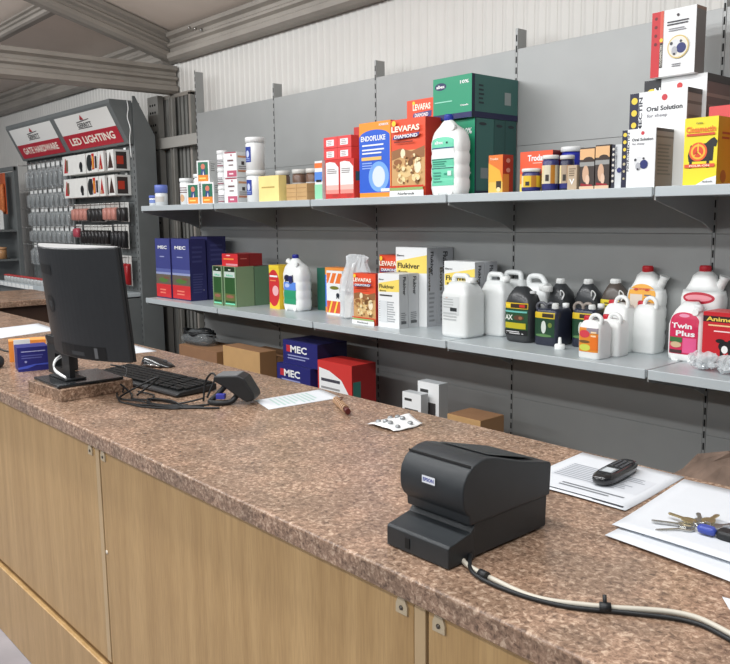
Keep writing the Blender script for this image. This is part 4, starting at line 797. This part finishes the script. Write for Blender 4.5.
obj('cable_loops', q, cb)
obj('film_wrap', MB().loft([(.0, .36, .16, 0, 0, 2.5), (.04, .40, .19, 0, 0, 2.2), (.08, .30, .14, .02, 0, 2.2), (.10, .16, .06, 0, 0, 2)], mat((214, 220, 222), .08, 0, 0, bump=.9, bscale=40, alpha=.16), 20), cb)
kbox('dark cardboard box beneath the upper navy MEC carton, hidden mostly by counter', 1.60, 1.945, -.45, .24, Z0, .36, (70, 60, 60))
mk = [('r', (40, 42, 110), 0, 0, 1, 1), ('r', (190, 50, 60), .10, .52, .22, .80), ('t', W, 'MEC', .46, .66, .48, .30), ('l', (150, 156, 200), .14, .2, .8, .44, 2)]
carton('navy_mec_carton', 'lower navy carton of the pair stacked under the shelf', 'carton', 1.575, 1.90, -.455, .22, Z0+.361, .145, (40, 42, 104), mk, None)
carton('navy_mec_carton', 'upper navy MEC carton of the pair stacked under the shelf', 'carton', 1.615, 1.945, -.435, .22, Z0+.508, .142, (38, 40, 92), mk, [('r', (32, 34, 70), 0, 0, 1, 1)])
carton('red_medicine_carton', 'red carton with white curved front panel on the base shelf', 'carton', 1.965, 2.26, -.45, .175, Z0, .572, (200, 52, 48), [('r', (206, 60, 56), 0, 0, 1, 1), ('p', W, [(.04, .30), (.04, .93), (.35, .91), (.7, .84), (.93, .70), (.93, .30)]), ('r', (70, 70, 80), .1, .80, .66, .83), ('l', (150, 150, 150), .1, .62, .7, .76, 3), ('r', (80, 190, 160), .06, .50, .8, .56)], [('r', (150, 34, 34), 0, 0, 1, 1), ('r', (60, 120, 110), .04, .5, .36, .84)])
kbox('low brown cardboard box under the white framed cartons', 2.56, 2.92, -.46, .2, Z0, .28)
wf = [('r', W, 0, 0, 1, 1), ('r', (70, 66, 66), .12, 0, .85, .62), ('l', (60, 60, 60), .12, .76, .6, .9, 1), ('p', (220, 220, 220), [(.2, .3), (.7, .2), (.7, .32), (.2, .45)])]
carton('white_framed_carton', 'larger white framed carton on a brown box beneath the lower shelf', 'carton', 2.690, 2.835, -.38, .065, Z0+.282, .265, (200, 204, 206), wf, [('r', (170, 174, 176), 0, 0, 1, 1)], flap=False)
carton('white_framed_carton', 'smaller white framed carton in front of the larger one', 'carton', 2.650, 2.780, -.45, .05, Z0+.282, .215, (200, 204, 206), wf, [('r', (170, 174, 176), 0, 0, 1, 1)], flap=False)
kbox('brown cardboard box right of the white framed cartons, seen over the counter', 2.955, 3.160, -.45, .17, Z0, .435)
kb = thing('crumpled_paper', 'crumpled brown packing paper behind the counter at right', 'packaging', (4.42, -.52, 0))
q = MB(); R = []
for k, (z, s_) in enumerate([(0, .22), (.25, .26), (.55, .25), (.66, .20), (.73, .12), (.76, .03)]):
    R.append([(s_*cos(2*pi*i/22)*random.uniform(.85, 1.1), .55*s_*sin(2*pi*i/22)*random.uniform(.85, 1.1), z+random.uniform(-.008, .008)*(k > 0)) for i in range(22)])
kb.location.y = -.68
obj('paper_heap', q.rings(R, mat((112, 94, 82), .8, 0, .35, 14), smooth=False), kb)

# ================================================================== THINGS ON THE COUNTER
def sheet(name, label, quad, z, ops=None, curl=0, cat='paper', group=None, curl_side=0):
    """quad: near-left, near-right, far-right, far-left"""
    q = [Vector((p[0], p[1], 0)) for p in quad]; c0 = sum(q, Vector())/4
    r = thing(name, label, cat, (c0.x, c0.y, z), 0, group)
    q = [p-c0 for p in q]; n = 10
    def P(u, v, o=0):
        p = (q[0]*(1-u)+q[1]*u)*(1-v)+(q[3]*(1-u)+q[2]*u)*v
        zz = curl*max(0, (.35-v))**2*8*(.6+.4*sin(3*u)) if curl_side == 0 else curl*max(0, (.3-u))**2*8
        return (p.x, p.y, .0006+zz+o)
    mb = MB(); m = mat((212, 216, 221), .6, 0, .01)
    vs = [P(i/n, j/n, .0004) for j in range(n+1) for i in range(n+1)]+[P(i/n, j/n, -.0004) for j in range(n+1) for i in range(n+1)]
    N = (n+1)**2; fs = []
    for j in range(n):
        for i in range(n):
            a = j*(n+1)+i; fs += [(a, a+1, a+n+2, a+n+1), (N+a, N+a+n+1, N+a+n+2, N+a+1)]
    e = [(i, i+1) for i in range(n)]+[(n+(n+1)*j, n+(n+1)*(j+1)) for j in range(n)]+[(N-1-i, N-2-i) for i in range(n)]+[((n+1)*(n-j), (n+1)*(n-j-1)) for j in range(n)]
    fs += [(b, a, a+N, b+N) for a, b in e]
    mb.add(vs, fs, m, True); obj('paper_sheet', mb, r)
    if ops: printed('print', r, lambda u, v, o: P(u, v, o+.0004), ops, seg=6, start=.0003, step=.0002)
    return r
GL = (150, 156, 164)
sheet('paper_form', 'white printed form lying on the counter left of the coiled strip', [(3.423, -1.851), (3.552, -1.889), (3.582, -1.632), (3.440, -1.60)], ZC, [('l', (170, 196, 190), .12, .15, .9, .75, 9)])
sheet('printed_document', 'grey-lined printed document lying under the black cordless phone', [(4.462, -1.885), (4.717, -1.878), (4.696, -1.60), (4.442, -1.60)], ZC, [('r', (206, 210, 216), .1, .35, .9, .7), ('l', GL, .12, .36, .88, .70, 9), ('l', (120, 124, 130), .3, .16, .9, .26, 2), ('l', (60, 64, 70), .1, .03, .95, .075, 1), ('r', (60, 64, 70), .70, .03, .96, .06)], curl=.004)
sheet('white_sheet', 'lower white sheet sticking out towards the front under the keys sheet', [(4.757, -2.013), (5.06, -2.045), (5.02, -1.64), (4.735, -1.66)], ZC, None, curl=.006)
sheet('white_sheet', 'upper white sheet with a bunch of keys lying on it', [(4.743, -1.967), (5.03, -1.975), (5.00, -1.612), (4.706, -1.623)], ZC+.003, [('l', (196, 202, 210), .45, .25, .8, .5, 7)], curl=.006)
sheet('white_sheet', 'small corner of white paper at the right edge above the cable', [(5.022, -2.115), (5.2, -2.17), (5.2, -2.05), (4.998, -2.085)], ZC)
sheet('white_sheet', 'bright white sheet on the counter at the far left edge behind the monitor', [(1.05, -1.97), (1.42, -1.98), (1.33, -1.66), (.98, -1.64)], ZC)
sheet('white_sheet', 'white sheet on the counter behind the monitor, partly showing at its right', [(2.03, -1.86), (2.30, -1.864), (2.33, -1.62), (2.05, -1.61)], ZC)

# receipt printer
PX0, PX1 = 4.517, 4.663; pw = PX1-PX0
pr = thing('receipt_printer', 'charcoal receipt printer with rounded nose in the middle of the counter', 'printer', (PX0, -2.18, ZC))
oy = 2.18
low = [(-2.052, .004), (-2.050, .062), (-2.254, .062), (-2.250, .004)]
obj('lower_body', MB().prism([(y+oy, z) for y, z in low][::-1], 'x', .004, pw-.004, CHAR), pr, .002)
up = [(-2.046, .0625), (-2.043, .120), (-2.047, .124), (-2.12, .140), (-2.20, .164), (-2.222, .1685), (-2.240, .1675), (-2.258, .162), (-2.272, .152), (-2.281, .138), (-2.284, .124), (-2.284, .110), (-2.282, .098), (-2.276, .087), (-2.268, .080), (-2.266, .0625)]
obj('upper_cover', MB().prism([(y+oy, z) for y, z in up][::-1], 'x', 0, pw, CHAR, True), pr, .003, 3)
q = MB(); q.prism([(y+oy, z) for y, z in [(-2.263, .1635), (-2.2640, .1600), (-2.2615, .1605)]], 'x', .002, pw-.002, DARKSLOT)
obj('cover_seam', q, pr)
obj('paper_hatch', MB().add([(.018, -2.20+oy, .1655), (pw-.018, -2.20+oy, .1655), (pw-.018, -2.07+oy, .1315), (.018, -2.07+oy, .1315), (.018, -2.20+oy, .1665), (pw-.018, -2.20+oy, .1665), (pw-.018, -2.07+oy, .1325), (.018, -2.07+oy, .1325)], [(3, 2, 1, 0), (4, 5, 6, 7), (0, 1, 5, 4), (1, 2, 6, 5), (2, 3, 7, 6), (3, 0, 4, 7)], CHAR), pr, .0015)
fb = [(-2.316, .002), (-2.2505, .002), (-2.2505, .062), (-2.262, .050), (-2.300, .042), (-2.312, .040), (-2.316, .036)]
u = obj('power_unit', MB().prism([(y+oy, z) for y, z in fb], 'x', .0, pw-.002, CHAR), pr, .002)
obj('power_switch', MB().box(.046, -2.3175+oy, .010, .056, -2.3155+oy, .028, DARKSLOT), u)
def badge(u_, v, o):
    return (.056+.030*u_, -2.2855+oy-o-.0002, .121+.013*v)
printed('maker_badge', pr, badge, [('r', (222, 226, 232), 0, 0, 1, 1), ('t', (40, 60, 150), 'EPSON', .5, .5, .82, .5)], asp=2.3)
q = MB()
for X in (.02, pw-.02):
    for y in (-2.07, -2.24): q.lathe([(.007, 0), (.007, .004)], BLACKP, X, y+oy, 12)
obj('rubber_feet', q, pr)
cw = MB().tube(smooth_path([(4.640, -2.258, ZC+.012), (4.668, -2.283, ZC+.006), (4.745, -2.295, ZC+.005), (4.821, -2.294, ZC+.005), (4.900, -2.250, ZC+.006), (4.985, -2.188, ZC+.006), (5.055, -2.190, ZC+.005), (5.2, -2.24, ZC+.005), (5.4, -2.30, ZC+.005)]), .0042, mat((196, 190, 176), .4, 0, 0), 8)
cr = thing('printer_cable', 'beige cable with black strap running from the printer to the right edge', 'cable', (0, 0, 0))
obj('beige_lead', cw, cr)
obj('black_lead', MB().tube(smooth_path([(4.660, -2.262, ZC+.012), (4.70, -2.30, ZC+.005), (4.78, -2.305, ZC+.004), (4.86, -2.285, ZC+.004), (4.93, -2.238, ZC+.004), (5.0, -2.197, ZC+.004), (5.06, -2.203, ZC+.004), (5.2, -2.252, ZC+.004), (5.4, -2.31, ZC+.004)]), .0035, BLACKP, 8), cr)
q = MB()
for X, y, dx_, dy_ in ((4.905, -2.252, .8, .6), (4.718, -2.297, 1, -.1)):
    q = MB()
    q.tube([(X-.008*dx_, y-.008*dy_, ZC+.0075), (X+.008*dx_, y+.008*dy_, ZC+.0075)], .0075, BLACKP, 10)
    if X > 4.8: q.tube([(X, y, ZC+.008), (X-.004, y+.004, ZC+.024)], .003, BLACKP, 6)
    obj('cable_strap', q, cr)

# cordless phone
ph = thing('cordless_phone', 'black cordless phone handset lying on the printed document', 'phone', (4.596, -1.712, ZC+.0022), radians(90+6))
PB = mat((22, 23, 26), .25, 0, 0, coat=.6)
obj('handset_body', MB().loft([(.001, .145, .040, 0, 0, 3.2), (.006, .160, .050, 0, 0, 3.2), (.014, .164, .052, 0, 0, 3.2), (.020, .158, .048, 0, 0, 3.2), (.0235, .140, .038, 0, 0, 3.2)], PB, 36), ph)
printed('display', ph, lambda u_, v, o: (-.050+.036*u_, -.015+.030*v, .0236+o), [('r', (120, 126, 130), 0, 0, 1, 1), ('r', (190, 196, 200), .1, .15, .9, .85)])
q = MB()
for i in range(5):
    for j in range(3): q.box(.0+i*.011, -.015+j*.011, .0235, .007+i*.011, -.008+j*.011, .0248, mat((70, 72, 76), .4, 0, 0))
obj('keypad', q, ph, .0005); obj('earpiece', MB().box(-.062, -.006, .0225, -.060, .006, .0238, DARKSLOT), ph)

# keys
ky = thing('key_bunch', 'bunch of keys with blue and black fobs on the white sheet', 'keys', (4.862, -1.868, ZC+.0048))
q = MB(); q.tube([(.014*cos(a), .014*sin(a), .010+.003*sin(2*a)) for a in [2*pi*i/20 for i in range(20)]], .0012, CHROME, 6, True); obj('key_ring', q, ky)
def key(ang, L_, m, z):
    mb = MB(); c, s = cos(ang), sin(ang); T = lambda x, y, zz: (x*c-y*s, x*s+y*c, zz)
    out = [(.012, 0), (.016, .009), (.026, .012), (.036, .009), (.040, .004), (.040+L_*.55, .004), (.040+L_*.6, .0055), (.040+L_*.7, .004), (.040+L_*.8, .0055), (.040+L_*.95, .003), (.040+L_, 0), (.040+L_*.95, -.003), (.040, -.004), (.036, -.009), (.026, -.012), (.016, -.009)]
    n = len(out); mb.add([T(x, y, z) for x, y in out]+[T(x, y, z+.0022) for x, y in out], [tuple(range(n-1, -1, -1)), tuple(range(n, 2*n))]+[(i, (i+1) % n, n+(i+1) % n, n+i) for i in range(n)], m)
    obj('key', mb, ky)
BRS = mat((186, 170, 130), .3, .85, 0)
key(radians(205), .045, CHROME, .004); key(radians(232), .045, CHROME, .0015); key(radians(170), .03, BRS, .008); key(radians(120), .028, CHROME, .005); key(radians(90), .026, BRS, .009); key(radians(60), .03, CHROME, .003)
obj('blue_fob', MB().loft([(.004, .030, .016, .018, -.018, 3), (.012, .034, .018, .018, -.018, 3), (.017, .026, .012, .018, -.018, 3)], mat((60, 76, 160), .3, 0, 0), 20), ky)
obj('black_fob', MB().loft([(.001, .036, .026, .052, -.010, 3), (.010, .040, .030, .052, -.010, 3), (.016, .030, .022, .052, -.010, 3)], BLACKP, 20), ky)

# blister pack
bp = thing('blister_pack', 'crumpled silver blister pack lying on the counter behind the printer', 'blister pack', (3.945, -1.745, ZC))
FOIL = mat((236, 238, 238), .3, .1, .06, 60, .5, 120)
n = 12; vs = []
for j in range(n+1):
    for i in range(n+1):
        u_, v = i/n, j/n
        vs.append(((u_-.5)*.125*(1-.35*abs(v-.5)), (v-.5)*.11, .002+.020*max(0, 1-abs(u_-.5)*2.2)*(.35+.65*v)+.0025*sin(9*u_+5*v)*cos(7*v)+.0025))
N = len(vs); fs = [(j*(n+1)+i, j*(n+1)+i+1, (j+1)*(n+1)+i+1, (j+1)*(n+1)+i) for j in range(n) for i in range(n)]
q = MB(); q.add(vs, fs, FOIL, True); o = obj('foil_sheet', q, bp); s_ = o.modifiers.new('solid', 'SOLIDIFY'); s_.thickness = .0012
q = MB()
for j in range(2):
    for i in range(4):
        u_, v = .17+.22*i, .28+.42*j; k = vs[int(round(v*n))*(n+1)+int(round(u_*n))]
        q.lathe([(.008, -.001), (.0075, .004), (.005, .0065), (0, .007)], mat((150, 154, 156), .2, .3, 0), k[0], k[1], 14, 'z', k[2])
obj('pill_pocket', q, bp)
# coiled strip
cs = thing('coiled_strip', 'short brown coiled strip with dark red tip on the counter', 'strip', (3.70, -1.73, ZC+.0125), math.atan2(-.087, .176))
obj('coil', MB().tube([(-.075+.13*t/90, .010*cos(t*.55), .010*sin(t*.55)) for t in range(91)], .0022, mat((196, 160, 128), .35, .2, 0), 6), cs)
obj('core', MB().tube([(-.09, 0, 0), (.06, 0, 0)], .004, mat((96, 66, 52), .5, 0, 0), 8), cs)
obj('red_tip', MB().tube([(.055, 0, 0), (.085, -.002, 0)], .0085, mat((84, 30, 28), .4, 0, 0), 10), cs)
obj('loose_end', MB().tube(smooth_path([(-.075, .004, .004), (-.05, .016, .012), (-.03, .010, .014), (-.02, 0, .010)], 5), .002, mat((96, 66, 52), .5, 0, 0), 6), cs)

# monitor riser, all-in-one computer
rs = MB().box(-.120, -.125, 0, .120, .125, .038, GRAN)
o = obj('monitor_riser', rs, None, .002); o.location = (2.885, -2.185, ZC); o.rotation_euler = (0, 0, radians(4)); tag(o, 'square block of brown laminate raising the black computer', 'riser')
MW, MH, MT = .61, .347, .087
mo = thing('computer_monitor', 'black all-in-one computer seen from behind on a laminate riser', 'computer', (2.95, -2.165, ZC+.0385), 0)
SHL = mat((38, 40, 42), .38, 0, .05, 30, .1, 700)
zb = 1.105-(ZC+.0385)
def back(x): return -(.012+.072*(1-(2*x/MW)**2))
prof = [(-MW/2, 0)]+[(-MW/2+MW*i/24, back(-MW/2+MW*i/24)) for i in range(25)]+[(MW/2, 0)]
def tilt(x, y, z): return (x, y*cos(MT)-z*sin(MT), zb+z*cos(MT)+y*sin(MT))
def plan(mb, pr_, z0, z1, m, inset=0):
    n_ = len(pr_); A_ = [tilt(x, y, z0) for x, y in pr_]; B_ = [tilt(x, y, z1) for x, y in pr_]
    mb.add(A_+B_, [tuple(range(n_-1, -1, -1)), tuple(range(n_, 2*n_))]+[(i, (i+1) % n_, n_+(i+1) % n_, n_+i) for i in range(n_)], m, False)
    return mb
o = obj('rear_shell', plan(MB(), prof, 0, MH, SHL), mo, .004, 3)
obj('top_sheen', plan(MB(), [(x*.985, y*.93-.001) for x, y in prof], MH, MH+.002, mat((208, 210, 210), .3, .3, 0)), mo)  # silver layer paints the reflected light on the dark shell's top face
obj('bezel', plan(MB(), [(-MW/2, 0), (MW/2, 0), (MW/2, .008), (-MW/2, .008)], 0, MH, BLACKP), mo, .002)
obj('screen', plan(MB(), [(-MW/2+.02, .008), (MW/2-.02, .008), (MW/2-.02, .009), (-MW/2+.02, .009)], .03, MH-.02, mat((12, 14, 18), .1, 0, 0)), mo)
def Fb(x0, x1, z0, z1):
    def F(u_, v, o_):
        x = x0+(x1-x0)*u_; return tilt(x, back(x)-o_-.0005, z0+(z1-z0)*v)
    return F
printed('vent_label', mo, Fb(-.17, -.03, .262, .293), [('r', (14, 15, 16), 0, 0, 1, 1)], seg=6)
printed('round_logo', mo, Fb(-.125, -.045, .135, .195), [('c', (18, 19, 20), .5, .5, .48, .48), ('t', (66, 70, 72), 'hp', .5, .5, .46, .6)], seg=6)
obj('hinge_block', MB().prism([(-.062, zb-.012), (-.012, zb-.012), (-.012, zb+.04), (-.074, zb+.04)], 'x', -.215, -.02, BLACKP), mo, .003)
printed('port_recess', mo, Fb(-.03, .22, .004, .045), [('r', (12, 13, 14), 0, 0, 1, 1), ('r', (90, 92, 94), .80, .1, .86, .9), ('r', (50, 52, 54), .3, .2, .6, .5)], seg=8)
nk = MB()
nk.box(-.215, -.068, .012, -.150, -.050, zb+.01, SHL).box(-.090, -.068, .012, -.030, -.050, zb+.01, SHL).box(-.150, -.068, .012, -.090, -.050, .040, SHL).box(-.150, -.068, .085, -.090, -.050, zb+.01, SHL)
obj('stand_neck', nk, mo)
obj('stand_base', MB().box(-.172, -.135, 0, .040, .085, .010, mat((34, 36, 38), .25, 0, 0, coat=.4)).box(-.155, -.09, .0105, -.01, -.02, .016, SHL), mo, .003)
obj('white_cables', MB().tube(smooth_path([(-.12, -.05, .085), (-.13, -.075, .065), (-.10, -.09, .04), (-.02, -.085, .022)], 6), .003, WHITEP, 6).tube(smooth_path([(-.11, -.05, .080), (-.12, -.078, .060), (-.09, -.094, .035), (-.01, -.088, .020)], 6), .0025, mat((180, 180, 180), .4, 0, 0), 6), mo)

# keyboard
kb = thing('keyboard', 'black full-size keyboard beside the monitor stand', 'keyboard', (2.945, -1.957, ZC+.003), radians(5))
kl_, kd_ = .54, .155
b = MB().prism([(-kd_/2, 0), (kd_/2, 0), (kd_/2, .022), (-kd_/2+.012, .013), (-kd_/2, .008)], 'x', -kl_/2, kl_/2, BLACKP); obj('keyboard_case', b, kb, .003)
q = MB(); KM = mat((22, 23, 24), .5, 0, .1, 60)
for rr_ in range(6):
    y = -kd_/2+.020+rr_*.0215; z = .0125+(y+kd_/2)*.062; x = -kl_/2+.012
    while x < kl_/2-.022:
        ww = .018 if not (rr_ == 0 and -.13 < x < .02) else .12
        q.box(x, y, z, x+ww-.0025, y+.0185, z+.008, KM); x += ww
        if abs(x-.12) < .01 or abs(x-.19) < .01: x += .008
obj('keys', q, kb, .0012)
obj('front_edge', MB().box(-kl_/2+.004, -kd_/2-.0015, .004, kl_/2-.004, -kd_/2, .010, mat((84, 86, 90), .3, .2, 0)), kb)
obj('rubber_feet', MB().box(-kl_/2+.02, -kd_/2+.01, -.003, -kl_/2+.04, -kd_/2+.02, 0, BLACKP).box(kl_/2-.04, -kd_/2+.01, -.003, kl_/2-.02, -kd_/2+.02, 0, BLACKP).box(-kl_/2+.02, kd_/2-.03, -.003, -kl_/2+.04, kd_/2-.01, 0, BLACKP).box(kl_/2-.04, kd_/2-.03, -.003, kl_/2-.02, kd_/2-.01, 0, BLACKP), kb)
# mouse
ms = thing('computer_mouse', 'black and silver computer mouse on the counter behind the keyboard', 'mouse', (2.655, -1.785, ZC), radians(24))
R = []
for i in range(11):
    t = i/10; x = -.06+.12*t; h_ = .036*math.sin(pi*min(1, t*.72+.24))**.7*(.55+.45*(1-t)) if 0 < i < 10 else .006; w_ = .060*math.sqrt(max(.04, 1-((t-.5)*1.9)**2))
    R.append([(x, w_/2*cos(a), max(0, h_*sin(a)) if sin(a) > 0 else 0.0005) for a in [2*pi*k/18 for k in range(18)]])
obj('mouse_body', MB().rings(R, mat((30, 31, 33), .22, 0, 0, coat=.5)), ms)
ms.scale = (1.25, 1.25, 1.2)
obj('scroll_wheel', MB().lathe([(.006, -.0035), (.0075, 0), (.006, .0035)], mat((90, 90, 92), .5, 0, 0), .030, 0, 14, 'y', .017), ms)
obj('silver_side', MB().tube([(-.03, -.028, .008), (0, -.0305, .009), (.03, -.028, .006)], .0025, CHROME, 6), ms)
# card reader on its tangled cable
ct = thing('card_reader', 'black wedge shaped card reader lying at the end of the cable tangle', 'card reader', (3.395, -1.915, ZC), radians(40))
obj('reader_body', MB().prism([(-.050, .074), (-.048, .086), (-.040, .090), (.030, .092), (.048, .084), (.078, .034), (.080, .022), (.070, .012), (.052, .010), (.020, .030), (-.010, .052)][::-1], 'y', -.035, .040, BLACKP), ct, .005, 3)
obj('grey_top', MB().add([(-.040, -.030, .0918), (.028, -.030, .0938), (.028, .036, .0938), (-.040, .036, .0918), (-.040, -.030, .086), (.028, -.030, .086), (.028, .036, .086), (-.040, .036, .086)], [(0, 1, 2, 3), (7, 6, 5, 4), (0, 4, 5, 1), (1, 5, 6, 2), (2, 6, 7, 3), (3, 7, 4, 0)], mat((120, 122, 124), .3, .2, 0)), ct, .002)
obj('support_foot', MB().tube(smooth_path([(-.015, -.01, .058), (-.040, -.02, .030), (-.062, -.03, .008), (-.03, -.045, .008), (.005, -.03, .010), (.02, -.01, .030)], 5), .009, BLACKP, 8), ct)
obj('blue_connector', MB().box(-.038, -.048, .020, -.010, -.030, .036, mat((54, 58, 150), .4, 0, 0)), ct, .002)
tg = thing('cable_tangle', 'tangle of thin black cables in front of the keyboard', 'cable', (0, 0, 0))
z = ZC+.0035
for pts in ([(2.98, -2.10, z+.03), (3.06, -2.09, z), (3.14, -2.12, z), (3.22, -2.07, z), (3.30, -2.05, z), (3.33, -1.98, z+.01)],
            [(3.02, -2.12, z), (3.10, -2.15, z), (3.20, -2.13, z+.004), (3.27, -2.10, z), (3.34, -2.06, z), (3.38, -1.99, z)],
            [(3.10, -2.09, z), (3.14, -2.03, z+.055), (3.12, -2.07, z+.04), (3.12, -2.16, z+.004), (3.22, -2.15, z), (3.34, -2.04, z)],
            [(3.18, -2.16, z), (3.26, -2.15, z), (3.36, -2.08, z), (3.28, -2.06, z+.006), (3.20, -2.10, z+.006), (3.30, -2.12, z+.004), (3.40, -2.02, z)],
            [(3.33, -1.98, z), (3.33, -1.97, z+.06), (3.35, -1.96, z+.088), (3.38, -1.965, z+.08), (3.37, -1.99, z+.02)],
            [(3.05, -2.06, z), (3.16, -2.06, z+.004), (3.24, -2.12, z), (3.33, -2.10, z), (3.40, -2.03, z), (3.44, -1.99, z)],
            [(2.78, -2.03, z+.05), (2.86, -2.01, z+.045), (2.95, -2.06, z+.02), (3.02, -2.10, z)]):
    obj('cable_lead', MB().tube(smooth_path(pts), .0032, BLACKP, 6), tg)
# left of the riser
bx = carton('navy_printed_box', 'small navy printed box standing on the counter left of the riser', 'box', -.055, .055, -.05, .10, 0, .092, (36, 40, 116), [('r', (36, 40, 120), 0, 0, 1, 1), ('l', (170, 176, 220), .12, .78, .9, .86, 1), ('l', (90, 96, 170), .12, .5, .9, .7, 2), ('p', (70, 90, 200), [(0, .10), (.3, .12), (.6, .24), (1, .22), (1, .30), (.5, .28), (.0, .18)]), ('c', (150, 156, 210), .25, .40, .04)], None, flap=False)
bx.location = (2.355, -2.158, ZC); bx.rotation_euler = (0, 0, radians(78))
bx = carton('orange_box', 'orange topped box lying behind the navy printed box', 'box', -.07, .07, -.04, .08, 0, .085, (232, 158, 84), [('r', (226, 140, 60), 0, 0, 1, 1), ('c', (200, 90, 50), .3, .6, .15)], None, flap=False)
bx.location = (2.13, -2.095, ZC); bx.rotation_euler = (0, 0, radians(72))
o = obj('white_card', MB().box(-.03, -.004, 0, .03, .004, .10, WHITEP), None); o.location = (2.232, -2.15, ZC); o.rotation_euler = (0, 0, radians(78)); tag(o, 'small white card between the navy box and the orange box', 'card')
sp = thing('black_router', 'black upright box on the counter behind the monitor stand at left', 'device', (2.475, -2.075, ZC))
obj('casing', MB().box(-.04, -.035, 0, .04, .035, .145, BLACKP), sp, .006, 3); obj('vent_slots', MB().box(.0401, -.02, .03, .0412, .02, .034, DARKSLOT).box(.0401, -.02, .05, .0412, .02, .054, DARKSLOT).box(.0401, -.02, .07, .0412, .02, .074, DARKSLOT), sp)
tr = thing('black_torch', 'black cylindrical torch lying at the left edge of the counter', 'torch', (2.20, -2.262, ZC+.026), radians(12))
obj('torch_barrel', MB().lathe([(.0, -.2), (.022, -.2), (.024, -.19), (.024, -.03), (.020, -.02), (.020, 0)], BLACKP, 0, 0, 20, 'x'), tr)
obj('torch_head', MB().lathe([(.020, 0), (.026, .01), (.026, .055), (.022, .06), (0, .06)], mat((60, 62, 64), .3, .5, 0), 0, 0, 20, 'x'), tr)
tag(obj('black_cable', MB().tube(smooth_path([(1.60, -2.06, ZC+.004), (1.85, -2.10, ZC+.004), (2.0, -2.03, ZC+.004), (2.2, -2.02, ZC+.004), (2.39, -2.03, ZC+.01)]), .004, BLACKP, 6)), 'black cable running along the counter towards the black upright box', 'cable')
